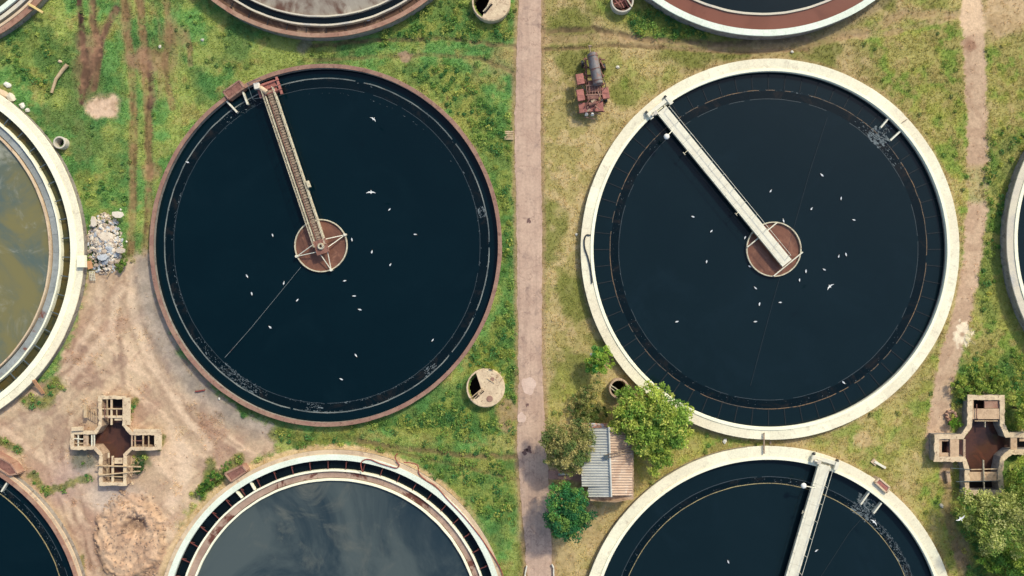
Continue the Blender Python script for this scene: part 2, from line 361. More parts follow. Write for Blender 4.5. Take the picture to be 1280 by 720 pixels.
    # --- soil
    def soil(f, ca, cb, kill=1.):
        nonlocal c, dens, weed
        cc = mix(one*G3(ca), G3(cb), ss(.38, .62, n3*.6+n4*.4)); f = np.clip(f, 0, 1)
        c = mix(c, cc, f); dens = dens*(1-f*kill); weed = weed*(1-f)
    brk = ss(.28, .5, n3)
    # wheel ruts, left
    for pts, wd, k, ca, cb in (
        ([(97, -20), (101, 30), (106, 80), (102, 128)], 4.5, 1, (104, 78, 64), (74, 56, 50)),
        ([(114, -20), (116, 30), (124, 60), (118, 110)], 5, .8, (146, 108, 84), (110, 84, 66)),
        ([(145, 12), (128, 45), (116, 80), (106, 105)], 5.5, .85, (140, 106, 86), (104, 80, 66)),
        ([(152, -20), (160, 50), (166, 110), (167, 220), (163, 330)], 5.5, .75, (158, 122, 90), (132, 104, 74)),
        ([(172, -20), (180, 60), (184, 130), (187, 230), (182, 330)], 5.5, .75, (154, 118, 88), (126, 98, 72)),
        ([(186, 80), (190, 120), (186, 135)], 4, .8, (112, 82, 70), (88, 66, 58)),
        ([(205, -20), (212, 40), (205, 80), (215, 135)], 5, .6, (160, 122, 94), (130, 104, 74)),
        ([(235, 40), (238, 80)], 4, .6, (154, 118, 94), (130, 104, 74)),
        ([(390, 57), (470, 51), (560, 48), (650, 60)], 3.2, .75, (128, 108, 76), (92, 84, 60)),
        ([(380, 76), (440, 73), (520, 68), (600, 72), (650, 95)], 3, .6, (140, 122, 80), (100, 92, 62)),
        ([(430, 548), (500, 560), (580, 570), (648, 572)], 3.5, .7, (140, 112, 84), (104, 88, 62)),
        ([(470, 560), (560, 580), (648, 600)], 2.5, .5, (134, 112, 76), (104, 88, 62)),
        ([(676, 40), (740, 36), (800, 48), (900, 55), (1010, 48)], 4, .85, (122, 104, 74), (96, 82, 60)),
        ([(676, 62), (760, 56), (830, 60), (930, 66), (1010, 62)], 3, .8, (132, 110, 80), (108, 90, 64)),
        ([(676, 50), (760, 46), (880, 60), (980, 60), (1080, 40), (1130, 18), (1200, 18)], 6, .6, (180, 150, 118), (160, 134, 98)),
        ([(1050, 48), (1120, 40), (1190, 22)], 4, .6, (186, 158, 124), (160, 134, 98))):
        d = dline(x+2.5*(fb(x, y, 14, 3)-.5)*2, y+2.5*(fb(x, y, 14, 8)-.5)*2, pts); f = ss(wd*1.35, wd*.45, d)*min(1, k*1.12)*(.55+.45*brk)
        soil(f, ca, cb, 1.); c = c*(1-.45*f*ss(.5, .7, rutn)*(1 if pts[0][0] < 300 else 0))[..., None]; hgt -= .1*f
    def blob(cx, cy, r, k, ca, cb, asp=1.):
        d = np.hypot(wx-cx, (wy-cy)*asp)+8*(n3-.5); soil(ss(r, r*.55, d)*k, ca, cb)
    soil(ss(10, -6, dpoly(wx, wy, [(96, 40), (128, 36), (122, 90), (112, 122), (96, 122)]))*.7*brk, (140, 108, 84), (112, 86, 68), .8)
    soil(ss(12, -6, dpoly(wx, wy, [(150, 0), (205, 0), (230, 60), (200, 110), (190, 130), (160, 120)]))*.45*ss(.4, .6, fb(x*1.5, y*.35, 12, 223, 3)), (158, 128, 98), (136, 108, 80), .8)
    blob(185, 78, 34, .75, (158, 122, 98), (134, 104, 78), 1.6)
    blob(112, 62, 22, .7, (148, 112, 90), (110, 84, 68), .8)
    blob(130, 134, 26, 1., (214, 184, 156), (190, 160, 132), 1.2)
    blob(218, 45, 18, .6, (154, 120, 92), (130, 104, 74)); blob(630, 75, 26, .5, (168, 140, 104), (150, 124, 88))
    blob(190, 215, 16, .6, (170, 132, 102), (140, 110, 80)); blob(560, 122, 5, .8, (110, 66, 60), (90, 60, 50))
    blob(508, 71, 10, .8, (168, 134, 116), (140, 112, 92), 1.8); blob(378, 58, 12, .7, (132, 122, 110), (112, 104, 90))
    blob(690, 110, 10, .4, (170, 144, 112), (150, 126, 94))
    blob(1255, 15, 38, .8, (202, 172, 138), (184, 154, 118)); blob(1238, 40, 22, .5, (178, 150, 116), (160, 134, 98))
    blob(1080, 550, 14, .7, (196, 170, 132), (176, 148, 110), 1.); blob(735, 660, 26, .6, (176, 152, 112), (150, 128, 92))
    blob(700, 700, 26, .6, (176, 152, 112), (150, 128, 92)); blob(635, 520, 16, .7, (172, 140, 110), (150, 120, 92), .6)
    blob(1205, 690, 15, .6, (168, 134, 112), (140, 112, 92), .6); blob(590, 190, 7, .6, (160, 130, 96), (130, 110, 80))
    for cx, cy, r in ((60, 255, 12), (1010, 62, 9), (870, 95, 8)): blob(cx, cy, r, .4, (170, 144, 108), (140, 116, 84))
    # bare earth yard
    dd = dpoly(x+14*(n2-.5)*2, y+14*(fb(x, y, 34, 35, 5)-.5)*2, DIRT); f = ss(7, -5, dd+10*(n4-.5))
    dc = mix(one*G3((196, 171, 142)), G3((180, 154, 128)), ss(.4, .62, n2))
    dc = mix(dc, G3((168, 134, 114)), ss(.46, .66, fb(x, y, 46, 133, 4))*.8)
    st = fb((x*.8+y*.6)*.35, (-x*.6+y*.8)*1.5, 20, 91, 4); dc = mix(dc, G3((222, 192, 162)), ss(.5, .7, st)*.6)
    st2 = fb((x*.75-y*.66)*.3, (x*.66+y*.75)*1.6, 16, 95, 4); dc = mix(dc, G3((160, 128, 108)), ss(.54, .7, st2)*.45)
    for pts, wd, dk, lt in (([(178, 330), (188, 400), (215, 450), (262, 500), (330, 535)], 9, .35, .5), ([(160, 330), (168, 400), (190, 455), (225, 510), (262, 560)], 8, .3, .5),
                        ([(150, 360), (135, 420), (95, 465), (50, 515), (0, 545)], 8, .35, .45), ([(128, 350), (118, 410), (84, 455), (40, 500), (-10, 525)], 6, .3, .4),
                        ([(152, 420), (150, 450), (156, 478)], 6, .8, 0), ([(90, 520), (82, 560), (88, 610), (108, 660), (122, 722)], 6, .55, .25), ([(60, 560), (72, 610), (96, 660), (112, 722)], 5, .5, .2),
                        ([(215, 540), (235, 580), (215, 630)], 12, 0, .6), ([(200, 470), (240, 520), (300, 560)], 4, .5, 0), ([(100, 480), (130, 470), (160, 480), (190, 510)], 5, .4, .2)):
        d = dline(x+5*(fb(x, y, 25, 303)-.5)*2, y+5*(fb(x, y, 25, 307)-.5)*2, pts)
        dc = mix(dc, G3((222, 196, 168)), ss(wd*1.2, wd*.2, d)*lt*(.5+.5*brk)); dc = mix(dc, G3((140, 112, 94)), ss(wd*.7, 0, np.abs(d-wd))*dk*(.3+.7*ss(.4, .6, n3)) if lt else ss(wd, 0, d)*dk*.8)
        hgt = hgt-.05*ss(wd, 0, d)*ss(7, -5, dd)
    dc = mix(dc, G3((146, 118, 102)), ss(.58, .7, fb(x, y, 30, 311, 4))*.55)
    grey = ss(30, 0, dline(wx, wy, [(184, 330), (190, 390), (232, 468), (290, 515), (340, 535)]))
    dc = mix(dc, mix(one*G3((156, 146, 136)), G3((132, 126, 118)), ss(.4, .6, n3)), grey*.75)
    dc = mix(dc, G3((172, 160, 152)), ss(26, 6, np.hypot(wx-105, (wy-580)*.8))*.7)
    dc = mix(dc, G3((176, 164, 156)), ss(36, 6, np.hypot((wx-140)*.7, wy-618))*.6)
    dc = mix(dc, G3((178, 150, 140)), ss(30, 4, np.hypot(wx-80, (wy-600)*.6))*.5)
    c = mix(c, dc, f); dens = dens*(1-f*.985); weed = weed*(1-f)
    dens = dens+f*.5*ss(.62, .7, fb(x, y, 30, 77))
    hgt = hgt*(1-f)+f*(.07*(n3-.5)+.03*(n4-.5)+.1*(st-.5))
    for pts, r in (([(35, 500), (60, 505), (70, 480)], 10), ([(0, 552), (20, 560)], 7), ([(262, 580), (266, 605), (300, 570)], 7), ([(244, 620), (262, 598)], 6), ([(112, 600), (60, 610), (40, 598)], 5),
                   ([(102, 700), (106, 735)], 5), ([(185, 540), (183, 560)], 4), ([(160, 520), (168, 500)], 4), ([(206, 545), (205, 556)], 4), ([(345, 545), (400, 552), (440, 545)], 10)):
        q = ss(r*1.3, r*.5, dline(wx, wy, pts)+4*(n4-.5)); c = mix(c, mix(one*G3((92, 108, 52)), G3((130, 134, 64)), ss(.4, .6, n4)), q*.75); dens = np.maximum(dens, q*.8); weed = np.maximum(weed, q*.5)
    q = ss(22, 8, np.hypot(wx-103, (wy-572)*1.)); c = mix(c, G3((92, 100, 82)), q*.7); dens = np.maximum(dens, q*.6*brk); weed = np.maximum(weed, q*.35*brk)  # grey-green tint paints the chamber's shade into the ground, among grass and weeds
    q = ss(14, 5, np.hypot(wx-182, (wy-572)*1.)); c = mix(c, G3((84, 104, 62)), q*.7); weed = np.maximum(weed, q*.6)  # same painted chamber shade at the lower right, with weeds
    # earth mound with a hollow
    mr = np.hypot((x-163)*1.0, (y-672)*.82)+7*(n3-.5)*2
    mound = ss(44, 26, mr); hgt = hgt+.4*mound*(.8+.4*(n2-.3))+.3*ss(10, 2, np.abs(mr-33))*(.4+n3)-.9*ss(18, 4, np.hypot(x-170, y-657)+6*(n4-.5))*mound+.12*mound*(n4-.5)+.12*mound*(fb(x,y,7,401,3)-.5)
    c = mix(c, mix(one*G3((202, 170, 140)), G3((180, 148, 122)), ss(.4, .6, n3)), ss(42, 34, mr)*.9); rr_ = ss(6, 1, np.abs(mr-40)); c = mix(c, G3((160, 128, 100)), rr_*.5)
    hgt += rr_*.25*n4*2
    c = mix(c, G3((132, 108, 90)), ss(13, 6, np.hypot((x-166)*.75, y-657)+5*(n4-.5)*2)*.75)
    # dirt path on the right
    P = [(1212, -60), (1216, 30), (1219, 90), (1222, 160), (1222, 260), (1212, 340), (1202, 400), (1186, 450), (1176, 500), (1172, 560)]
    pd = dline(x+4*(n3-.5)*2, y, P); pw = np.interp(y, [0, 40, 120, 260, 330, 450, 560], [14, 14, 13, 13, 12, 12, 15])
    gap = 1-.55*ss(28, 18, np.abs(y-230)); f = ss(2.5, -2.5, pd-pw+5*(n4-.5))*np.maximum(gap, 0)*ss(585, 555, y)
    pc = mix(one*G3((194, 166, 138)), G3((180, 151, 125)), ss(.4, .6, n3)); pc = mix(pc, G3((220, 190, 156)), ss(60, 30, y)*.8)
    pc = mix(pc, G3((150, 112, 90)), ss(14, 6, np.hypot(wx-1212, (wy-55)*1.4))*.8)
    c = mix(c, pc, f); dens = dens*(1-f*.97); weed *= (1-f); hgt = hgt*(1-f)-.03*f
    blobs = np.hypot(x-1204, (y-417)*.75)+7*(n4-.5)*2; f = ss(12.5, 9.5, blobs)*ss(2, 4, np.hypot(x-1203, y-418)); c = mix(c, G3((232, 214, 184)), f)
    P2 = [(1180, 580), (1185, 640), (1196, 680), (1206, 730)]; soil(ss(9, 4, dline(wx, wy, P2))*.6, (160, 128, 104), (130, 104, 80))
    blob(1184, 594, 9, .8, (178, 148, 122), (150, 120, 98), .5)
    # skirts of earth at the road edges
    x0 = np.interp(y, RY, [r[1] for r in ROAD]); x1 = np.interp(y, RY, [r[2] for r in ROAD])
    de = np.maximum(x0-x, x-x1); f = ss(7, 1, de+5*(n3-.5)); soil(f*.7, (168, 136, 108), (142, 116, 88), .7)
    onroad = ss(3, -1, de); hgt = hgt*(1-onroad)-.03*onroad; dens = dens*(1-onroad); weed *= (1-ss(6, 2, de))
    # tan apron round the bottom tank and flattened collars
    for k, (cc_, rx, ry) in TANKS.items():
        rr = np.hypot((x-cc_[0])/rx, (y-cc_[1])/ry)*rx-rx
        near = ss(12, 3, rr); hgt = hgt*(1-near)
        if k in ('B', 'G'): soil(ss(5, 1, rr+4*(n4-.5))*.6, (188, 164, 124), (160, 136, 98), .5)
        if k == 'C': soil(ss(9, 5, rr+5*(n4-.5))*ss(620, 560, x+y*.0)*.9, (214, 186, 146), (190, 162, 124), .9)
        if k == 'H': soil(ss(12, 2, rr)*.6, (196, 168, 130), (170, 146, 108), .6)
        if k == 'F': soil(ss(18, 8, rr)*ss(900, 980, x)*.6, (150, 132, 108), (132, 116, 92), .6)
        weed = weed*ss(0, 6, rr); dens = dens*ss(-4, 1, rr)
    for pc_, r in PITS:
        rr = np.hypot(x-pc_[0], y-pc_[1])-r; weed = weed*ss(5, 9, rr); dens = dens*ss(1, 5, rr); hgt = hgt*ss(0, 6, rr)
    for P_ in (CH_W, CH_E):
        dd = dpoly(x, y, P_); weed = weed*ss(5, 8, dd); dens = dens*ss(5, 7, dd); hgt = hgt*ss(4, 12, dd)
    ds = dpoly(x, y, [(727, 535), (790, 533), (791, 618), (730, 620)]); dens *= ss(-3, 1, ds); weed *= ss(0, 4, ds)
    soil(ss(2, -2, dpoly(wx, wy, [(685, 588), (726, 590), (730, 602), (686, 600)]))*.9, (176, 138, 122), (160, 124, 108))
    soil(ss(4, -2, dpoly(wx, wy, [(722, 596), (734, 612), (742, 632), (736, 634), (720, 612)]))*.7, (156, 122, 98), (130, 104, 82))
    # broad tonal drift so that no two stretches match
    k = .86+.3*n1; c = c*k[..., None]
    return c, hgt, np.clip(dens, 0, 1.2), np.clip(weed, 0, 1)

def set_col(me, rgb):
    a = me.color_attributes.new('col', 'FLOAT_COLOR', 'POINT'); d = np.ones((len(me.vertices), 4), np.float32); d[:, :3] = rgb
    a.data.foreach_set('color', d.ravel())
def np_mesh(name, V, F, rgb=None, mat=None, smooth=False):
    me = bpy.data.meshes.new(name); k = F.shape[1]; n = len(F)
    me.vertices.add(len(V)); me.vertices.foreach_set('co', V.astype(np.float32).ravel())
    me.loops.add(n*k); me.loops.foreach_set('vertex_index', F.astype(np.int32).ravel())
    me.polygons.add(n); me.polygons.foreach_set('loop_start', np.arange(0, n*k, k, dtype=np.int32))
    me.polygons.foreach_set('use_smooth', np.full(n, smooth)); me.update(calc_edges=True); me.validate()
    if rgb is not None: set_col(me, rgb)
    if mat: me.materials.append(mat)
    return me

# ---------------------------------------------------------------- ground sheet
def axis(lo, hi, st):
    core = np.arange(lo, hi+st, st); out = []; s = st; a = core[-1]
    while a < 2600: s *= 1.25; a += s; out.append(a)
    b = core[0]; s = st; left = []
    while b > -2600: s *= 1.25; b -= s; left.append(b)
    return np.array(left[::-1]+list(core)+out)
gx = axis(-70, 70, .14); gy = axis(-42, 42, .14)
GX, GY = np.meshgrid(gx, gy)
PX = GX*10+640; PY = 360-GY*10
c, h, _, _ = field(PX, PY)
far = ss(90, 200, np.hypot(GX, GY)); h = h*(1-far)
nx, ny = len(gx), len(gy)
idx = np.arange(nx*ny).reshape(ny, nx)
F = np.stack([idx[:-1, :-1], idx[:-1, 1:], idx[1:, 1:], idx[1:, :-1]], -1).reshape(-1, 4)
hole = np.zeros(PX.shape, bool)
for k, (cc_, rx, ry) in TANKS.items():
    hole |= np.hypot((PX-cc_[0])/(rx-7), (PY-cc_[1])/(ry-7)) < 1
for pc_, r in PITS: hole |= np.hypot(PX-pc_[0], PY-pc_[1]) < r-1.5
for P_ in (CH_W, CH_E): hole |= dpoly(PX, PY, P_) < 1.2
hv = hole.ravel(); F = F[~hv[F].all(1)]
V = np.stack([GX, GY, h], -1).reshape(-1, 3)
used = np.unique(F); remap = np.zeros(len(V), np.int64); remap[used] = np.arange(len(used))
me = np_mesh('ground', V[used], remap[F], c.reshape(-1, 3)[used], M['ground'], True)
ground = link('ground', me); tag(ground, kind='structure')

# road sheet
def road():
    ys = list(np.arange(-100, 860, 2.0)); ys = [-3000, -1500, -600, -300]+ys+[1100, 1800, 3500]
    V = []; F = []; m = 9
    for i, y in enumerate(ys):
        a = np.interp(y, RY, [r[1] for r in ROAD]); b = np.interp(y, RY, [r[2] for r in ROAD])
        ya = np.array([float(y)]); a += 3*(fb(ya, ya*0, 14, 9)[0]-.5)+1.6*(fb(ya, ya*0, 3, 12)[0]-.5); b += 3*(fb(ya, ya*0+50, 14, 13)[0]-.5)+1.6*(fb(ya, ya*0+90, 3, 14)[0]-.5)
        for k in range(m):
            t = k/(m-1); p = W(a+(b-a)*t, y); V.append((p.x, p.y, .035*math.sin(math.pi*t)**.35+.006))
        if i:
            for k in range(m-1): F.append(((i-1)*m+k, (i-1)*m+k+1, i*m+k+1, i*m+k))
    q = MB(); q.add(V, F, True); return tag(q.build('road', M['road']), kind='structure')
road()
def irregular(cx, cy, rx, ry, z, seed, n=26, amp=.2, th=.004):
    r_ = random.Random(seed); ph = [r_.random()*6.28 for _ in range(4)]; pts = []
    for i in range(n):
        t = 2*math.pi*i/n; k = 1+amp*(math.sin(2*t+ph[0])*.5+math.sin(3*t+ph[1])*.4+math.sin(5*t+ph[2])*.4+.4*(r_.random()-.5))
        p = W(cx+rx*k*math.cos(t), cy+ry*k*math.sin(t)); pts.append((p.x, p.y))
    m = MB(); m.prism(pts, z, z+th); return m
for (cx, cy, rx, ry, s) in ((661, 482, 8, 12, 3), (652, 522, 5, 7, 4)): tag(irregular(cx, cy, rx, ry, .042, s).build('road_patch', M['patch']), kind='structure')
for (cx, cy, rx, ry, s) in ((656, 565, 3.5, 3.5, 5), (661, 562, 4, 3.5, 6), (659, 506, 1.6, 2.8, 7), (661, 276, 2, 4, 8)): tag(irregular(cx, cy, rx, ry, .042, s, amp=.5).build('road_stain', M['stain']), kind='structure')

# ---------------------------------------------------------------- tanks
WATERS = {}
def wobble(seed, amp, base=0):
    r_ = random.Random(seed); ks = [(r_.randint(3, 60), r_.random()*6.28, r_.random()) for _ in range(14)]
    return lambda t: base+amp*sum(a*math.sin(k*t+p) for k, p, a in ks)/3
def tank(key, label, group, ri, zt, zw, rim, wallm, lip=None, lipw=4, slabs=56, weirs=(), water=None, name='settling_tank', brk=None, thin_out=None):
    (cc, rx, ry) = TANKS[key]
    cz = W(cc[0], cc[1], zt); base = Vector((cz.x, cz.y, 0)); ex, ey = 1., ry/rx
    t = empty(name, base, label, 'tank', group)
    ro = Rm(rx, zt); rin = Rm(ri, zt); cen = (base.x, base.y)
    lw = Rm(lipw, zt) if lip else 0
    zr = zt-(.09 if lip else 0)
    m = MB(); m.lathe(cen, [(ro-.1, -.6), (ro-.1, zr-.16), (rin+.02, zr-.16), (rin+.02, -2.6), (rin+.5, -2.6)], 220, ex, ey)
    m.build('wall', M[wallm], t)
    s = MB(); g = .004/ro
    for i in range(slabs):
        a0 = 2*math.pi*i/slabs+g; a1 = 2*math.pi*(i+1)/slabs-g; dz = random.uniform(-.004, .004); dr = random.uniform(-.02, .02)
        s.lathe(cen, [(rin+lw, zr-.155+dz), (ro+dr, zr-.155+dz), (ro+dr, zr-.02+dz), (ro-.02+dr, zr+dz), (rin+lw, zr+dz)], 4, ex, ey, True, a0, a1)
    s.build('rim', M[rim], t)
    if lip:
        l = MB(); l.lathe(cen, [(rin-.03, zr-.3), (rin+lw-.004, zr-.3), (rin+lw-.004, zt), (rin, zt), (rin-.03, zt-.03)], 220, ex, ey, zf=wobble(len(key)+ri, .012)); l.build('coping', M[lip], t)
    # water body
    wm = MB(); wm.disc(cen, rin+.01, zw, 200, ex, ey); wo = wm.build('tank_water', M[water or 'water'], None, (base.x, base.y, zw), recalc=False); tag(wo, kind='structure')
    WATERS[key] = (cen, ex, ey, zw)
    for i, (r0, th, ztop, mt, amp) in enumerate(weirs):
        rm_ = Rm(r0, zw+ztop); q = MB()
        q.lathe(cen, [(rm_-th/2, zw-.8), (rm_+th/2, zw-.8), (rm_+th/2, zw+ztop), (rm_-th/2, zw+ztop)], 360, ex, ey, zf=wobble(i+ri, amp) if amp else None, rf=wobble(i*3+ri, .02))
        q.build('weir', M[mt], t)
    if brk:
        r0, r1, n, mt, z, w_ = brk; a_off = random.random()
        for i in range(n):
            a = 2*math.pi*(i+a_off)/n; A = Rm(r0, zw); B_ = Rm(r1, zt)
            ca, sa = math.cos(a), math.sin(a)
            q = MB(); q.bar((cen[0]+A*ca*ex, cen[1]+A*sa*ey, zw+z), (cen[0]+B_*ca*ex, cen[1]+B_*sa*ey, zw+z), w_, .07)
            if z > .1: q.bar((cen[0]+(A*.9+B_*.1)*ca*ex, cen[1]+(A*.9+B_*.1)*sa*ey, zw-.4), (cen[0]+B_*ca*ex, cen[1]+B_*sa*ey, zw+z-.08), w_*.8, .05)
            q.build('bracket', M[mt], t)
    return t
def ringfill(t, key, r0, r1, dz, mt, name='trough', n=200, parts=0, origin=None):
    cen, ex, ey, zw = WATERS[key]; q = MB(); a, b = Rm(r0, zw), Rm(r1, zw)
    if parts:
        for i in range(parts): q.lathe(cen, [(a, zw+dz-.2), (b, zw+dz-.2), (b, zw+dz), (a, zw+dz)], 3, ex, ey, True, 2*math.pi*i/parts+.0006, 2*math.pi*(i+1)/parts-.0006)
    else: q.lathe(cen, [(a, zw+dz-.2), (b, zw+dz-.2), (b, zw+dz), (a, zw+dz)], n, ex, ey)
    return q.build(name, M[mt], t)

GR = 'round settling tanks of the sewage works'
tA = tank('A', 'round tank of dark water with thin rusty brown rim and beige truss walkway', GR, 215.5, 1.0, .35, 'brown_rim', 'wall_grey', None, weirs=((203, .13, .024, 'paleline', .024), (191.5, .05, .008, 'darkline', .012)), water='water', slabs=72)
ringfill(tA, 'A', 192.5, 202, .004, 'trough_scum')
tB = tank('B', 'full round tank right of the road with wide cream rim and white footbridge', GR, 221.5, 1.0, .3, 'cream', 'wall_grey', 'cream_lip', 3.5, weirs=((198, .08, .014, 'copperline', .022), (187, .05, .008, 'darkline', .014)), water='water2', brk=(199, 221, 64, 'dbracket', .012, .1))
ringfill(tB, 'B', 188, 197, .004, 'trough_scum')
tC = tank('C', 'tank cut off by the bottom edge with cloudy grey water inside a double white weir', GR, 209, 1.0, .2, 'tan_rim', 'wall_grey', 'white_rim', 7, weirs=((194.5, .22, .5, 'cream_lip', .004), (183, .24, .5, 'cream_lip', .004)), water='blackwater', brk=(195, 209, 56, 'bracket', .42, .1))
ringfill(tC, 'C', 184, 193.8, .22, 'trough_pink', parts=56)
tD = tank('D', 'tank cut off by the left edge with olive murky water and broad cream rim', GR, 221, 1.2, .35, 'cream', 'wall_grey', 'cream_lip', 7, weirs=((206, .2, .62, 'cream_lip', .004), (193, .18, .62, 'tan_rim', .004)), water='greenbrown', brk=(207, 222, 56, 'bbracket', .5, .12))
ringfill(tD, 'D', 194, 205, .32, 'trough_grey', parts=56)
tE = tank('E', 'tank cut off by the top edge left of the road, brown channel, pink rim', GR, 213.5, 1.6, .4, 'pink_rim', 'wall_grey', None, weirs=((199.5, .22, .6, 'greyrim', .004), (188.5, .18, .6, 'greyrim', .004)), water='brownfloor', brk=(200, 213, 52, 'dbracket', .3, .08))
ringfill(tE, 'E', 189.5, 198, .3, 'blackwater')
tF = tank('F', 'tank cut off by the top edge with red-brown water inside a white rim', GR, 231, 1.7, 1.0, 'white_rim', 'wall_grey', None, weirs=((208, .26, .16, 'greyrim', .01),), water='redwater')
tG = tank('G', 'tank cut off by the bottom edge with dark water and a white bridge', GR, 219.5, 1.0, .3, 'cream', 'wall_grey', 'cream_lip', 3.5, weirs=((195, .07, .02, 'darkline', .02), (186.5, .08, .03, 'golden', .02)), water='water2')
ringfill(tG, 'G', 187.5, 194, .004, 'trough_scum')
tH = tank('H', 'tank in the bottom left corner with dark water and rusty tan rim', GR, 223, 1.0, .3, 'tan_rim', 'wall_grey', 'pink_rim', 5, weirs=((209, .07, .01, 'darkline', .02), (200, .09, .05, 'golden', .01)), water='water')
ringfill(tH, 'H', 201, 208.3, .004, 'trough_scum')
tI = tank('I', 'tank cut off by the right edge, only its pale grey rim showing', GR, 222, 1.5, .5, 'greyrim', 'wall_grey', 'cream_lip', 4, water='water2', weirs=((204, .07, .03, 'rustline', .02),))
tJ = tank('J', 'tank in the top left corner with tan and pink rim and grey inner rings', GR, 230, 1.1, .3, 'pink_rim', 'wall_grey', 'tan_rim', 3, weirs=((221, .45, .5, 'greyrim', .004), (212, .6, .5, 'white_rim', .004)), water='greenbrown')
ringfill(tJ, 'J', 213, 220, .2, 'trough_dark')
def inner_water(key, r, dz, mt):
    cen, ex, ey, zw = WATERS[key]; q = MB(); q.disc(cen, Rm(r, zw), zw+dz, 160, ex, ey)
    tag(q.build('tank_water', M[mt], None, (cen[0], cen[1], zw+dz), recalc=False), kind='structure')
inner_water('C', 182, .2, 'cloudy'); inner_water('D', 192.2, .3, 'olive'); inner_water('E', 187.5, .25, 'sludge'); inner_water('F', 206.8, .006, 'water'); inner_water('J', 209, .25, 'greenbrown')
# E: low dividers and outer ledge
# outlet boxes: two short walls across the gap, with a cover plate outside the rim
def outlet(key, ang_px, ang_px2, r_in, label_, plate=None, mat='paint', root=None):
    cen, ex, ey, zw = WATERS[key]
    for p0, p1 in (ang_px, ang_px2):
        q = MB(); a = W(p0[0], p0[1], zw+.25); b = W(p1[0], p1[1], zw+.25); q.bar(a, b, .2, .5); q.build('baffle_wall', M[mat], root)
outlet('A', ((284, 127), (297, 141)), ((303.5, 114), (310, 131)), 0, '', root=tA)
outlet('B', ((1110, 148), (1100, 160)), ((1126, 163), (1112, 176)), 0, '', root=tB)
outlet('C', ((292, 609), (303, 622)), ((311, 598), (319, 612)), 0, '', mat='cream_lip', root=tC)
outlet('G', ((1087, 613), (1075, 630)), ((1101, 628), (1091, 641)), 0, '', root=tG)
outlet('H', ((10, 603), (3, 614)), ((-20, 590), (-28, 602)), 0, '', root=tH)

def plate(name, quad, z, th, mat, label, cat, frame=None, group=None):
    P = [W(x, y, z) for x, y in quad]; o = P[0].copy(); o.z = 0
    if frame:
        e = empty(name, o, label, cat, group); q = MB(); q.prism([(p.x, p.y) for p in P], z-th, z); q.build('cover_plate', M[mat], e)
        f = MB(); n = len(P)
        for i in range(n):
            a, b = P[i].copy(), P[(i+1) % n].copy(); a.z = b.z = (z)/2+.03; f.bar(a, b, .22, z+.1)
        f.build('frame', M[frame], e); return e
    q = MB(); q.prism([(p.x, p.y) for p in P], z-th, z); return tag(q.build(name, M[mat], None, o), label, cat, group)
plate('outlet_box', [(279, 115), (299, 101), (305, 110), (286, 124)], 1.15, .06, 'rust', 'rusty covered outlet box on the rim of the rusty-rimmed tank beside the truss walkway', 'outlet box', 'brown_rim')
plate('outlet_box', [(281, 592), (303, 582), (308, 589), (289, 602)], 1.12, .06, 'rust', 'rusty plate-covered outlet box on the rim of the cloudy grey tank', 'outlet box', 'pink_rim')
plate('outlet_box', [(1094, 603), (1099, 598), (1112, 609), (1108, 616)], 1.16, .06, 'rustred', 'faded red lid let into the cream rim at the bottom right tank', 'outlet box', 'tan_rim')
plate('outlet_box', [(-12, 565), (14, 580), (22, 592), (12, 594), (-14, 578)], 1.2, .06, 'rust', 'rust-coloured flat lid on the rim of the bottom left corner tank', 'outlet box', 'pink_rim')

# scum and foam flecks
def foam(key, spots, seed, label):
    cen, ex, ey, zw = WATERS[key]; r_ = random.Random(seed); q = MB()
    for (r0, r1, a0, a1, n, s0) in spots:
        for _ in range(n):
            a = R(r_.uniform(a0, a1)); rr = Rm(r_.uniform(r0, r1), zw); cx, cy = cen[0]+rr*ex*math.cos(a), cen[1]+rr*ey*math.sin(a)
            s = s0*.62*r_.uniform(.3, 1.)*(1 if r_.random() > .06 else 2); k = r_.randint(5, 7); el = r_.uniform(1.2, 4.5); ta = a+math.pi/2+r_.uniform(-.4, .4); pts = []
            for i in range(k):
                t = 2*math.pi*i/k; u = s*el*math.cos(t)*r_.uniform(.6, 1.1); v = s*math.sin(t)*r_.uniform(.6, 1.1)
                pts.append((cx+u*math.cos(ta)-v*math.sin(ta), cy+u*math.sin(ta)+v*math.cos(ta)))
            q.prism(pts, zw+.006, zw+.014+.004*r_.random())
    tag(q.build('foam', M['foam'], None, (cen[0], cen[1], zw)), label, 'foam', None, 'stuff')
foam('A', [(192, 203, 214, 248, 150, .06), (191, 194, 150, 205, 60, .06), (201, 204, 165, 215, 60, .06), (191, 193, 250, 310, 80, .06), (201, 204, 250, 310, 90, .06), (201, 204, -50, 60, 90, .05), (191, 193, -50, 40, 50, .05), (200, 204, 60, 150, 30, .05), (190, 203, 112, 132, 90, .06), (190, 203, 228, 244, 160, .08), (193, 203, 262, 268, 50, .09), (194, 203, 308, 313, 40, .1), (193, 203, 10, 14, 50, .1), (184, 186, 30, 100, 30, .04)], 3, 'dirty foam flecks along the weir of the rusty-rimmed tank')
foam('B', [(187, 199, 30, 56, 90, .06), (186, 204, 42, 49, 170, .13), (187, 199, 130, 200, 70, .045), (187, 199, 205, 330, 90, .045), (197, 199, 60, 130, 60, .05), (205, 216, 44, 47, 40, .08)], 4, 'dirty foam flecks along the weir of the cream-rimmed tank by the road')
foam('G', [(186, 197, 20, 50, 330, .07), (185, 212, 48, 56, 240, .13), (187, 195, 50, 88, 60, .05), (187, 195, 90, 170, 60, .045)], 5, 'dirty foam flecks along the weir of the bottom right tank')
foam('H', [(200, 209, 20, 70, 140, .05)], 6, 'dirty foam flecks along the weir of the bottom left tank')

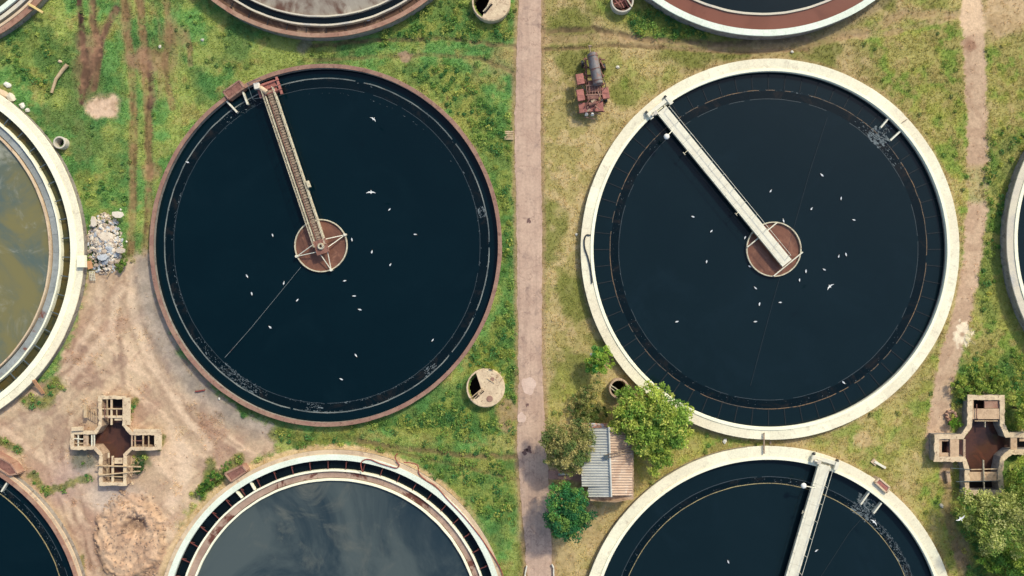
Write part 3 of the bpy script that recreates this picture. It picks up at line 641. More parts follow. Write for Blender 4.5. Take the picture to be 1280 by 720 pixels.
# wells in the middle of the tanks
def well(key, c, r, zt, label, root):
    cen, ex, ey, zw = WATERS[key]; p = W(c[0], c[1], zt); q = MB(); rr = Rm(r, zt)
    q.lathe((p.x, p.y), [(rr-.07, zw-1), (rr+.07, zw-1), (rr+.07, zt), (rr-.07, zt)], 72); q.build('centre_well', M['paint2'], root)
    d = MB(); d.disc((p.x, p.y), rr-.06, zw+.05, 72); tag(d.build('well_water', M['wellwater'], None, (p.x, p.y, zw+.05), recalc=False), kind='structure')
well('A', (401, 307), 32.5, .62, '', tA); well('B', (967.5, 311.5), 33.8, .6, '', tB); well('G', (961, 794), 33, .6, '', tG); well('H', (-122, 783), 33, .6, '', tH)

# ---------------------------------------------------------------- bridges
def truss_bridge():
    zt = 1.5; a = W(336, 113, zt); b = W(401, 307, zt); d = (b-a).normalized(); s = Vector((d.y, -d.x, 0)); L = (b-a).length
    e = empty('truss_footbridge', (a.x, a.y, 0), 'long beige truss footbridge with handrails over the rusty-rimmed tank', 'footbridge')
    P = lambda u, v, z: a+d*u+s*v+Vector((0, 0, z-zt))
    q = MB()
    n = int(L/.32)
    for i in range(n): q.bar(P(i*.32+.04, 0, 1.5), P(i*.32+.29, 0, 1.5+.004*(i % 3)), .62, .04)
    q.build('deck', M['grating'], e)
    for v in (-.62, .62):
        q = MB(); q.bar(P(-.2, v, 1.42), P(L+.4, v, 1.42), .14, .22); q.bar(P(-.2, v, .95), P(L, v, .95), .1, .12)
        k = int(L/1.5)
        for i in range(k+1):
            u = i*L/k; q.bar(P(u, v, .95), P(u, v, 1.42), .07, .07)
            if i < k: q.bar(P(u, v, .97), P(u+L/k, v, 1.38), .06, .06)
        q.build('side_truss', M['paint2'], e)
        r = MB(); r.tube([P(0, v*1.12, 2.45), P(L, v*1.12, 2.45)], .035, 6); r.tube([P(0, v*1.12, 2.0), P(L, v*1.12, 2.0)], .025, 6)
        for i in range(k+1): u = i*L/k; r.bar(P(u, v*1.08, 1.4), P(u, v*1.12, 2.45), .06, .06)
        r.build('handrail', M['paint2'], e)
    k = int(L/1.5)
    for i in range(k+1): q = MB(); u = i*L/k; q.bar(P(u, -.68, 1.3), P(u, .68, 1.3), .08, .1); q.build('cross_beam', M['paint2'], e)
    q = MB(); q.tube([P(1.2, .3, 1.56), P(L-1, .3, 1.56)], .045, 6); q.build('pipe', M['rust'], e)
    # box on the side
    q = MB(); q.bar(P(12.1, -.95, 1.5), P(12.9, -.95, 1.5), .4, .5); q.build('junction_box', M['paint2'], e)
    # centre platform and hub
    c = W(401, 307, zt); q = MB(); q.bar(c-d*.75, c+d*1.05, 1.5, .1); q.bar(c-d*.75+s*.75, c+d*1.05+s*.75, .1, .16); q.bar(c-d*.75-s*.75, c+d*1.05-s*.75, .1, .16); q.bar(c+d*1.0-s*.75, c+d*1.0+s*.75, .1, .16)
    q.build('centre_platform', M['rust'], e)
    q = MB(); q.lathe((c.x+.05, c.y-.1), [(.18, 1.5), (.42, 1.5), (.42, 1.75), (.34, 1.85), (.18, 1.85)], 24); q.build('hub', M['paint2'], e)
    for tip in ((431.5, 293.5), (371, 320.5), (414, 337.5)):
        T = W(tip[0], tip[1], .75); dd = (T-c); dd.z = 0; dd.normalize(); ss_ = Vector((-dd.y, dd.x, 0)); q = MB()
        for v in (-.55, .55): q.bar(c+dd*.6+ss_*v+Vector((0, 0, -.15)), T, .1, .1)
        q.tube([T+Vector((0, 0, -.3)), T+Vector((0, 0, .25))], .17, 10)
        q.build('stay_arm', M['paint'], e)
    # carriage at the rim: motor, gearbox, wheels, railing
    q = MB(); q.bar(P(-1.1, 0, 1.25), P(.5, 0, 1.25), 2.0, .24); q.bar(P(-1.3, -1.35, 1.35), P(.9, -1.35, 1.35), .3, .3); q.bar(P(-1.3, 1.2, 1.35), P(.6, 1.2, 1.35), .3, .3)
    for u in (-.9, -.3, .3): q.bar(P(u, -1.6, 1.52), P(u+.1, .9, 1.55), .12, .12)
    q.build('end_carriage', M['rustred'], e)
    for v in (-1.25, 1.25):
        q = MB(); wv = P(-.4, v, 1.2); q.tube([wv-s*.1, wv+s*.1], .3, 18); q.build('wheel', M['rubber'], e)
    q = MB(); q.tube([P(-.5, .8, 1.9), P(.3, .2, 1.9)], .3, 14); q.build('motor', M['tan_rim'], e)
    q = MB(); q.bar(P(-1.2, 1.1, 1.75), P(-.5, 1.2, 1.75), .7, .5); q.build('gearbox', M['whiteplaster'], e)
    q = MB(); pts = [P(-1.4, .4, 2.4), P(-1.3, 2.0, 2.4), P(.7, 2.0, 2.4), P(.9, .9, 2.4)]; q.tube(pts, .04, 6)
    for p in pts: q.tube([p, p-Vector((0, 0, 1.15))], .035, 6)
    q.build('railing', M['bbracket'], e)
    return e
truss_bridge()
def slab_bridge(p0, p1, p2, wd, label, cross=(), lamp=None, rail_side=1, hooks=()):
    zt = 1.25; a = W(*p0, zt); b = W(*p1, zt); d = (b-a).normalized(); s = Vector((-d.y, d.x, 0)); L = (b-a).length
    e = empty('slab_footbridge', (a.x, a.y, 0), label, 'footbridge', 'white footbridges over dark water')
    P = lambda u, v, z: a+d*u+s*v+Vector((0, 0, z-zt))
    q = MB(); n = int(L/2.4)
    for i in range(n): q.bar(P(i*L/n+.01, 0, zt-.06), P((i+1)*L/n-.01, 0, zt-.06+random.uniform(-.004, .004)), wd, .12)
    q.build('deck', M['paint'], e)
    q = MB(); q.bar(P(-.4, -wd/2+.12, zt-.32), P(L, -wd/2+.12, zt-.32), .16, .4); q.bar(P(-.4, wd/2-.12, zt-.32), P(L, wd/2-.12, zt-.32), .16, .4); q.build('girder', M['paint2'], e)
    for sd_ in (-1, 1):
        off = (wd/2+.02) if sd_ != rail_side else wd/2+.04
        q = MB(); q.tube([P(.3, sd_*off, zt+.7), P(L-.6, sd_*off, zt+.7)], .03, 6)
        k = int(L/2.2)
        for i in range(k+1): u = .3+(L-.9)*i/k; q.bar(P(u, sd_*(wd/2-.02), zt-.1), P(u, sd_*off, zt+.7), .045, .045)
        q.build('handrail', M['paint'], e)
    q = MB(); q.bar(P(-.75, -1.6, 1.22), P(.15, -1.6, 1.22), .45, .36); q.bar(P(-.55, -1.6, 1.2), P(-.55, 1.5, 1.2), .5, .22); q.bar(P(-.8, 1.4, 1.22), P(.25, 1.4, 1.22), .5, .4); q.build('end_carriage', M['paint'], e)
    for v in (-1.6, 1.4):
        q = MB(); c = P(-.9, v, 1.12); q.tube([c-d*.0-s*.1, c+s*.1], .22, 14); q.build('wheel', M['rubber'], e)
    q = MB(); q.bar(P(-.4, -.9, 1.45), P(.1, -.9, 1.45), .5, .36); q.tube([P(-.15, -1.5, 1.5), P(-.15, -1.1, 1.5)], .16, 12); q.build('motor', M['greyrim'], e)
    for (c0, c1) in cross:
        q = MB(); q.bar(W(*c0, .75), W(*c1, .75), .14, .14); q.build('cross_beam', M['paint'], e)
    if lamp:
        l = W(*lamp, 2.3); pr = (l-a).dot(d); f = P(pr-.15, (l-a).dot(s)*.0+(-wd/2 if (l-a).dot(s) < 0 else wd/2), 1.3)
        q = MB(); q.tube([f, f+Vector((0, 0, .9)), l-Vector((0, 0, .1))], .06, 8); q.build('lamp_arm', M['paint'], e)
        q = MB(); q.lathe((l.x, l.y), [(.0, 2.1), (.3, 2.12), (.36, 2.2), (.3, 2.32), (.12, 2.38), (.0, 2.38)], 20, closed=False, smooth=True); q.build('lamp_shade', M['lamp'], e)
    for h_ in hooks:
        l = W(*h_, 1.5); pr = (l-a).dot(d); f = P(pr, (-wd/2 if (l-a).dot(s) < 0 else wd/2), 1.25); q = MB(); q.tube([f, l], .04, 6); q.tube([l-d*.22, l+d*.22], .05, 6); q.build('hook', M['paint2'], e)
    return e
slab_bridge((827, 137), (984, 329), None, 1.42, 'long white slab footbridge over the full round tank right of the road', (((934, 309), (971, 278.5)), ((967, 345), (1003.5, 315))), (833.5, 170.5), 1, ((855, 192), (920, 268)))
slab_bridge((1031, 581), (965, 806), None, 1.5, 'white slab footbridge running out of the bottom edge of the photo', (((940, 820), (985, 830)),), (1005, 607.5), 1, ((1003, 640),))

# thin ropes
def rope(pts, r, mat, label, cat, name='rope', z=None):
    P = [W(x, y, zz) for x, y, zz in pts]; q = MB(); q.tube(P, r, 6); o = P[0]; return tag(q.build(name, M[mat], None, o), label, cat)
rope([(376, 334, .7), (345, 372, .5), (312, 412, .45), (281, 447, 1.0)], .018, 'trough_grey', 'thin pale rope stretched from the well to the lower left rim of the rusty-rimmed tank', 'rope')
def smooth(pts, k=6):
    P = [Vector(p) for p in pts]; out = []
    for i in range(len(P)-1):
        a = P[max(i-1, 0)]; b = P[i]; c_ = P[i+1]; d_ = P[min(i+2, len(P)-1)]
        for j in range(k):
            t = j/k; out.append(.5*((2*b)+(c_-a)*t+(2*a-5*b+4*c_-d_)*t*t+(3*b-a-3*c_+d_)*t**3))
    return out+[P[-1]]
def hose(pts, r, mat, label, z):
    P = [W(p[0], p[1], z) for p in smooth([(x, y, 0) for x, y in pts])]; q = MB(); q.tube(P, r, 8); return tag(q.build('hose', M[mat], None, P[0]), label, 'hose')
hose([(738, 294), (733, 294), (730.5, 300), (731, 310), (735, 322), (738, 336), (740, 354)], .09, 'rubber', 'black rubber hose lying on the left part of the cream rim', 1.0)
hose([(453, 590), (451, 580), (455, 575), (463, 574.5), (474, 579), (487, 583), (496, 585), (499, 581), (496, 577), (494, 571), (497, 567)], .07, 'redhose', 'red hose looped over the white coping of the cloudy grey tank', 1.08)
hose([(505, 578), (515, 579), (522, 582), (524, 592), (532, 600), (545, 608), (560, 625), (580, 646), (598, 668), (613, 690), (626, 712), (634, 740)], .07, 'redhose', 'long red hose trailing down the outer edge of the cloudy grey tank', 1.03)

rope([(1034, 147, .32), (1012, 215, .32), (968, 370, .32), (938, 482, .32)], .035, 'faintline', 'faint dark line stretched over the water of the full cream-rimmed tank', 'rope')
rope([(1080, 645, .32), (1062, 665, .32), (1024, 724, .32), (990, 780, .32)], .03, 'faintline', 'faint dark line over the water right of the bottom right bridge', 'rope')
# ---------------------------------------------------------------- valve chambers
def offset(P, d):
    n = len(P); A = sum(P[i][0]*P[(i+1) % n][1]-P[(i+1) % n][0]*P[i][1] for i in range(n)); sg = 1 if A > 0 else -1; out = []
    for i in range(n):
        p0, p1, p2 = Vector(P[i-1]), Vector(P[i]), Vector(P[(i+1) % n]); a = (p1-p0).normalized(); b = (p2-p1).normalized()
        na = Vector((a.y, -a.x))*sg; nb = Vector((b.y, -b.x))*sg; m = (na+nb); m = m/max(.35, m.length_squared)*2 if m.length_squared > 1e-6 else na
        out.append((p1.x+m.x*d/1.0, p1.y+m.y*d/1.0))
    return out
def ringwall(q, inner, outer, z0, z1):
    n = len(inner); vs = []
    for P_, z in ((inner, z0), (inner, z1), (outer, z1), (outer, z0)): vs += [(p[0], p[1], z) for p in P_]
    fs = []
    for i in range(n):
        j = (i+1) % n
        for k in range(4): l = (k+1) % 4; fs.append((k*n+i, k*n+j, l*n+j, l*n+i))
    q.add(vs, fs)
def chamber(P, th, zt, zwt, label, mats, slabs_, beams, shade_cells, props=()):
    inner = [tuple(W(x, y, zt)[:2]) for x, y in P]; outer = offset(inner, th)
    cx = sum(p[0] for p in inner)/len(inner); cy = sum(p[1] for p in inner)/len(inner)
    e = empty('valve_chamber', (cx, cy, 0), label, 'valve chamber', 'cross-shaped concrete valve chambers')
    q = MB(); ringwall(q, inner, outer, -2.6, zt-.1); q.build('wall', M[mats[0]], e)
    rj = random.Random(len(slabs_)); dn = []
    for i in range(len(inner)):
        a, b = Vector(inner[i]), Vector(inner[(i+1) % len(inner)]); k = max(1, int((b-a).length/.32))
        for j in range(k): dn.append(tuple(a.lerp(b, j/k)))
    jit = lambda L, s_: [(p[0]+rj.gauss(0, s_), p[1]+rj.gauss(0, s_)) for p in L]
    q = MB(); ringwall(q, jit(offset(dn, -.0), .025), jit(offset(dn, th+.05), .04), zt-.098, zt)
    q.v = [(x_, y_, z_+(rj.gauss(0, .015) if z_ > zt-.01 else 0)) for x_, y_, z_ in q.v]; q.build('coping', M[mats[1]], e)
    q = MB(); od = offset(dn, th+.12)
    for k in range(70): p_ = rj.choice(od); s_ = rj.uniform(.05, .16); q.rock((p_[0]+rj.gauss(0, .12), p_[1]+rj.gauss(0, .12), .05), (s_, s_*.8, s_*.5), k)
    tag(q.build('broken_edge', M[mats[1]], e), kind='stuff')
    q = MB(); a_, b_ = Vector(dn[3]), Vector(dn[len(dn)//2]); q.tube([(dn[2][0]-th*.5, dn[2][1]-.5, zt+.12), (dn[2][0]-th*.5, dn[2][1]-2.2, zt+.12), (dn[2][0]-th*.5+.5, dn[2][1]-2.5, zt-.3)], .05, 7); q.build('pipe', M['rust'], e)
    q = MB(); q.prism(offset(inner, .02), zwt-.3, zwt); wtr = q.build('chamber_water', M['pitwater'], None, (cx, cy, zwt)); tag(wtr, kind='structure')
    for (x0, y0, x1, y1) in shade_cells:       # black slabs just above the water, painting the shade of deep cells
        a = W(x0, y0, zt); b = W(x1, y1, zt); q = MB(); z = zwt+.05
        q.prism([(a.x, a.y), (b.x, a.y), (b.x, b.y), (a.x, b.y)], zwt-.2, z); q.build('cell_shade_slab', M['black'], e)
    for (x0, y0, x1, y1, z, mt) in slabs_:
        a = W(x0, y0, zt); b = W(x1, y1, zt); q = MB(); q.prism([(a.x, a.y), (b.x, a.y), (b.x, b.y), (a.x, b.y)], z-.16, z); q.build('cover_slab', M[mt], e)
    for (x0, y0, x1, y1, wd_, z, mt) in beams:
        q = MB(); q.bar(W(x0, y0, z), W(x1, y1, z), wd_, .18); q.build('beam', M[mt], e)
    return e
cw = chamber(CH_W, .36, 1.1, -.5, 'cross-shaped concrete chamber open to brown water standing on the bare earth yard', ('concrete2', 'concrete'),
    [(156.6, 497, 163, 531, 1.13, 'concrete'), (167, 536.5, 201, 540.2, 1.13, 'concrete'), (196.8, 540.5, 202, 562, 1.12, 'concrete'), (142, 520, 151, 526, .9, 'concrete'), (142, 573, 152, 580, .95, 'concrete'), (103, 541.5, 109, 560, .9, 'concrete2')],
    [(127, 511, 153, 511, .16, 1.0, 'wood'), (127, 521, 153, 521, .3, .95, 'concrete'), (139.5, 499, 139.5, 531, .22, .9, 'concrete'), (134, 499, 134, 520, .06, 1.0, 'wood'), (146, 511, 146, 522, .06, 1.0, 'wood'),
     (120, 582, 176, 583.5, .14, 1.22, 'wood'), (124, 594, 175, 589, .14, 1.2, 'wood'), (141, 570, 141, 604, .26, .95, 'concrete'), (128, 595, 154, 596, .12, .9, 'wood'), (134, 580, 134, 596, .07, .95, 'wood'),
     (98, 542, 98, 559, .1, .9, 'paint'), (91, 548, 104, 549, .1, 1.0, 'paint'), (115, 543, 115, 558, .14, .9, 'paint'), (118, 543, 118, 558, .1, .95, 'paint'), (91, 554, 104, 554, .08, .9, 'wood'),
     (165, 543, 165, 560, .16, .95, 'concrete2'), (169, 544, 169, 559, .12, .9, 'wood'), (179, 543, 179, 560, .14, 1.0, 'wood'), (186, 544, 186, 559, .08, .9, 'wood'), (166, 551, 179, 551, .08, .9, 'rust'), (136, 572, 136, 566, .2, 1.15, 'concrete')],
    [(127.5, 499.5, 152.5, 510), (128.5, 596, 153.5, 602.5), (92.5, 543.5, 103, 557.5), (180, 544.5, 192.5, 558.5)])
ce = chamber(CH_E, .55, 1.2, -.1, 'cross-shaped concrete chamber of brown water hemmed in by bushes at the right edge', ('wall_grey', 'concrete'),
    [(1232, 500.5, 1250, 510.5, 1.0, 'pink_rim'), (1215.5, 511, 1250, 524, 1.14, 'slab'), (1188, 548.5, 1199, 573, 1.16, 'slab'), (1264, 543, 1272, 566, 1.1, 'slab'), (1212, 590.5, 1248, 602, 1.06, 'slab'), (1173.5, 549.5, 1178.5, 571, 1.0, 'slab'), (1188, 549, 1178, 552, .98, 'slab'), (1188, 566.5, 1178, 571, .98, 'slab'), (1276, 547, 1300, 552, 1.0, 'slab')],
    [(1215, 500, 1215, 511, .3, 1.05, 'slab'), (1213, 587, 1249, 586, .1, 1.0, 'wood'), (1229, 575, 1230, 612, .12, 1.22, 'paint2'), (1218, 526, 1247, 526, .12, .9, 'wood'), (1231, 525, 1231, 534, .1, .8, 'paint2'), (1205, 549, 1205, 571, .3, .95, 'concrete2'), (1195, 602, 1250, 601, .05, 1.3, 'bbracket'), (1188, 585, 1214, 587, .05, 1.2, 'bbracket')],
    [(1218, 501, 1231, 510.5), (1213, 603, 1248, 612), (1179, 552, 1187.5, 566), (1276, 552, 1290, 561)])
# loose boards by the chambers
def board(x0, y0, x1, y1, wd_, th, z, mat, label, cat='board', name='board', z1=None, parts=None, group=None):
    a = W(x0, y0, z); b = W(x1, y1, z1 if z1 is not None else z); q = MB(); q.bar(a, b, wd_, th); o = a.copy(); o.z = 0
    return tag(q.build(name, M[mat], None, o), label, cat, group)
board(107, 506, 107, 522, .4, .3, .75, 'wood', 'pale beam lying beside the upper arm of the west chamber', 'beam', 'beam')
board(90, 536.5, 104, 535.5, .5, .25, 1.25, 'concrete', 'pale block lying on the left arm of the west chamber', 'block', 'concrete_block')
e = empty('ladder', (W(111, 514)), 'small ladder leaning on the left wall of the west chamber upper arm', 'ladder')
for yy in (510, 521):
    q = MB(); q.bar(W(109, yy, .3), W(122, yy, 1.25), .09, .09); q.build('rail', M['wood'], e)
for xx in (111, 114, 117, 120):
    z = .3+(xx-109)/13*.95; q = MB(); q.bar(W(xx, 510, z), W(xx, 521, z), .06, .05); q.build('rung', M['wood'], e)

# ---------------------------------------------------------------- round pits
def roundpit(c, r, zt, label, open_poly=None, lidmat='concrete', grate=None, group='round concrete inspection pits', wallm='concrete', extras=None, cat='inspection pit', name='inspection_pit', thick=.16, depth=-2.2):
    p = W(c[0], c[1], zt); e = empty(name, (p.x, p.y, 0), label, cat, group); rr = Rm(r, zt)
    q = MB(); q.lathe((p.x, p.y), [(rr-thick, depth), (rr, depth), (rr+.02, zt-.03), (rr-.02, zt), (rr-thick, zt)], 26); q.build('ring_wall', M[wallm], e)
    q = MB(); q.disc((p.x, p.y), rr-.03, depth+.2 if not grate else zt-1.0, 26); q.build('pit_floor', M['black' if not grate else 'rust'], e, recalc=False)
    if open_poly:
        # lid: polygon of the circle minus the opening, given as fan angles range [a0, a1] left open with apex
        a0, a1, apex = open_poly; ap = W(*apex, zt); n = 30; A0, A1 = R(a0), R(a1); pts = [(ap.x, ap.y)]
        for i in range(n+1):
            t = A1+(A0+2*math.pi-A1)*i/n; pts.append((p.x+(rr-.1)*math.cos(t), p.y+(rr-.1)*math.sin(t)))
        q = MB(); q.prism(pts, zt-.12, zt+.03); q.build('lid', M[lidmat], e)
    return e
p1 = roundpit((607, 485), 24, 1.0, 'round concrete pit with a wedge opening standing in weeds between tank and road', (122, 224, (601.5, 486)), 'concrete')
q = MB(); q.bar(W(588, 498, 1.1), W(603, 485, 1.1), .1, .1); q.bar(W(590, 500.5, 1.1), W(605.5, 487, 1.1), .08, .08); q.build('gate_frame', M['wood'], p1)
q = MB(); q.bar(W(594, 497.5, 1.05), W(598.5, 493.5, 1.05), .32, .06); q.bar(W(600, 492, 1.05), W(604.5, 488.5, 1.05), .26, .06); q.build('slot_shade_bar', M['black'], p1)  # black bars on the lid stand in for the shade inside its slots
for cx, cy, rr in ((612, 498.5, 4), (615.5, 474, 2.6)):
    c0 = W(cx, cy, 1.04); q = MB(); q.lathe((c0.x, c0.y), [(.0, 1.05), (rr/10, 1.05), (rr/10-.03, 1.08), (0, 1.08)], 20, closed=False); q.build('hatch', M['brown_rim'], p1)
q = MB()
for dx in (0, 4.5): q.bar(W(620+dx, 474+dx*.9, 1.12), W(626+dx*1.0, 465+dx*1.1, 1.12), .08, .08)
q.bar(W(609, 473, 1.1), W(618, 479, 1.1), .08, .06); q.build('lifting_bar', M['wood'], p1)
p2 = roundpit((614, 2), 24, 1.0, 'round concrete pit cut by the top edge with a dark wedge opening', (150, 240, (612, 0)), 'concrete')
q = MB(); q.bar(W(606, 16, 1.08), W(615, 5, 1.08), .22, .08); q.build('slot_shade_bar', M['black'], p2); q = MB(); q.bar(W(604, 14.5, 1.12), W(613, 3.5, 1.12), .12, .1); q.build('gate_frame', M['paint2'], p2)  # black bar laid on the lid paints the shaded slot
p3 = roundpit((778, 1), 14, 1.0, 'small round pit with a rusty red grate near the top edge', None, grate=True, wallm='greyrim')
q = MB()
for k in (-8, -3, 3, 8): q.bar(W(778+k-5, -9+abs(k)*.4, .7), W(778+k+5, 11-abs(k)*.4, .7), .1, .1)
q.bar(W(768, 5, .74), W(790, -3, .74), .1, .1); q.build('grate', M['rustred'], p3)
q = MB(); q.bar(W(776, -12, 1.0), W(790, 9, 1.05), .14, .1); q.build('crossbar', M['paint2'], p3)
p4 = roundpit((774, 486), 12.5, 1.2, 'open round concrete well half hidden under the big bright tree', None, wallm='concrete2', thick=.2)
q = MB(); q.bar(W(763, 481, 1.2), W(775, 489, 1.2), .1, .08); q.bar(W(762, 484, 1.2), W(773, 492, 1.2), .1, .08); q.build('crossbar', M['paint2'], p4)
p5 = roundpit((74, 178), 7.6, .9, 'small open concrete ring in the grass beside the left tank', None, wallm='greyrim', thick=.16, depth=-.6)

# ---------------------------------------------------------------- shed
def shed():
    zr, ze = 3.5, 2.5
    e = empty('shed', W(760, 578), 'low shed with half grey half rusty ridged tin roof under the trees', 'shed')
    def cor(x0, x1, y0, y1, za, zb, mt, sheets, jag, xs0=None):
        q = MB(); n = sheets
        for i in range(n):
            ya = y0+(y1-y0)*i/n; yb = y0+(y1-y0)*(i+1)/n; j = jag(ya) if jag else 0
            xa0 = x0+j; k = 8; vs = []; fs = []
            slope = (x1(ya)-xa0)
            for t in range(k+1):
                yy = ya+(yb-ya)*t/k+.05; wv = .04*math.cos(2*math.pi*t/k)
                lift = .012*(i % 2)
                A = W(xa0, yy, za); B = W(x1(ya), yy, zb); vs += [(A.x, A.y, za+wv+lift), (B.x, B.y, zb+wv+lift)]
                vs += [(A.x, A.y, za+wv+lift-.03), (B.x, B.y, zb+wv+lift-.03)]
            for t in range(k): a = t*4; fs += [(a, a+1, a+5, a+4), (a+2, a+6, a+7, a+3)]
            fs += [(0, 2, 3, 1), (k*4, k*4+1, k*4+3, k*4+2)]
            q.add(vs, fs)
        return q
    rx = lambda y: 761+(y-535)*.035
    lj = lambda y: (0 if y < 560 else -5 if y < 580 else -8 if y < 607 else 0)+random.uniform(-.4, .4)
    cor(735, rx, 535, 621, ze, zr, 'tin', 26, lj).build('roof', M['tin'], e)
    rt = bpy.data.objects[-1] if False else None
    q = cor(790.5, lambda y: rx(y)+.3, 534, 619, ze, zr, 'tinrust', 26, lambda y: random.uniform(-.4, .4)); q.build('roof', M['tinrust'], e)['label'] = 'rust brown right slope of the roof'
    q = MB(); q.tube([W(761, 534, zr+.06), W(764, 621, zr+.06)], .13, 8); q.build('ridge_cap', M['tin'], e)
    q = MB(); a, b, c_, d_ = W(737, 537, 0), W(788, 536, 0), W(788, 617, 0), W(735, 619, 0)
    q.prism([(p.x, p.y) for p in (a, b, c_, d_)], -.1, ze-.12); m1, m2 = W(762, 537, 0), W(764, 618, 0)
    q.add([(a.x, a.y, ze-.12), (b.x, b.y, ze-.12), (m1.x, m1.y, zr-.15), (d_.x, d_.y, ze-.12), (c_.x, c_.y, ze-.12), (m2.x, m2.y, zr-.15)], [(0, 1, 2), (3, 5, 4)]); q.build('wall', M['concrete2'], e)
    q = MB(); A = W(745, 619.6, 0); B = W(755, 619.3, 0); q.prism([(A.x, A.y-.04), (B.x, B.y-.04), (B.x, B.y+.02), (A.x, A.y+.02)], 0, 2.0); dr = q.build('door', M['brick'], e)
    q = MB(); q.tube([(B.x-.15, B.y-.12, 1.0), (B.x-.15, B.y-.02, 1.0)], .04, 8); q.build('handle', M['rust'], dr)
    q = MB(); A = W(770, 619, 0); B = W(779, 619, 0); q.prism([(A.x, A.y-.05), (B.x, B.y-.05), (B.x, B.y+.02), (A.x, A.y+.02)], 1.1, 1.9); q.build('window', M['blackwater'], e)
shed()
e = empty('roof_ladder', W(770, 568), 'short ladder lying across the ridge of the tin roof', 'ladder')
for o_ in (0, 4):
    q = MB(); q.bar(W(756, 573-o_, 3.42), W(764, 571-o_, 3.8), .1, .08); q.bar(W(764, 571-o_, 3.8), W(783, 566-o_, 3.05), .1, .08); q.build('rail', M['grating'], e)
for k in range(7):
    xx = 757+k*3.8; z = 3.5+(.25 if 1 < k < 4 else 0)-(.1*max(0, k-3)); q = MB(); q.bar(W(xx, 573-k*1.05, z), W(xx, 568.5-k*1.05, z), .06, .06); q.build('rung', M['grating'], e)
q = MB(); q.bar(W(755, 572, 3.5), W(760, 571, 3.62), .5, .12); tag(q.build('tool_box', M['bbracket'], None, W(757, 572, 3.4)), 'dark grey box at the end of the ladder on the tin roof', 'box')
# tarp behind the shed
def crumple(x0, y0, x1, y1, z0, amp, mat, name, label, cat, seed):
    nx_, ny_ = 22, 10; V = []; F = []
    for j in range(ny_+1):
        for i in range(nx_+1):
            x = x0+(x1-x0)*i/nx_; y = y0+(y1-y0)*j/ny_; xa, ya = np.array([x]), np.array([y])
            z = z0+amp*(fb(xa, ya, 6, seed)[0]-.3); p = W(x+2*(fb(xa, ya, 7, seed+3)[0]-.5), y+1.5*(fb(xa, ya, 7, seed+5)[0]-.5), z); V.append(tuple(p))
    for j in range(ny_):
        for i in range(nx_): a = j*(nx_+1)+i; F.append((a, a+1, a+nx_+2, a+nx_+1))
    q = MB(); q.add(V, F, True); o = q.build(name, M[mat], None, tuple(W((x0+x1)/2, (y0+y1)/2, 0)), recalc=False); so = o.modifiers.new('thickness', 'SOLIDIFY'); so.thickness = .03; return tag(o, label, cat)
crumple(726, 529, 766, 535.5, .9, .7, 'tarp', 'tarpaulin', 'crumpled orange and white tarpaulin behind the top end of the tin roof', 'tarpaulin', 33)
for xx, t_ in ((742, 'left'), (748, 'right')):
    q = MB(); q.tube([W(xx, 531, 0), W(xx+.5, 530, 2.6)], .05, 8); q.bar(W(xx-1, 530.3, 2.55), W(xx+2, 530, 2.55), .08, .06); tag(q.build('post', M['paint'], None, W(xx, 531)), t_+' one of two thin pale posts above the orange tarpaulin', 'post')
board(698, 593, 712, 592, .22, .3, .25, 'trough_grey', 'grey beam lying on the pink path between the two trees by the road', 'beam', 'beam')
q = MB(); P_ = [W(685, 588), W(727, 590), W(729, 600), (W(686, 599))]; q.prism([(p.x, p.y) for p in P_], .0, .08); tag(q.build('path', M['pinkslab']), kind='structure')

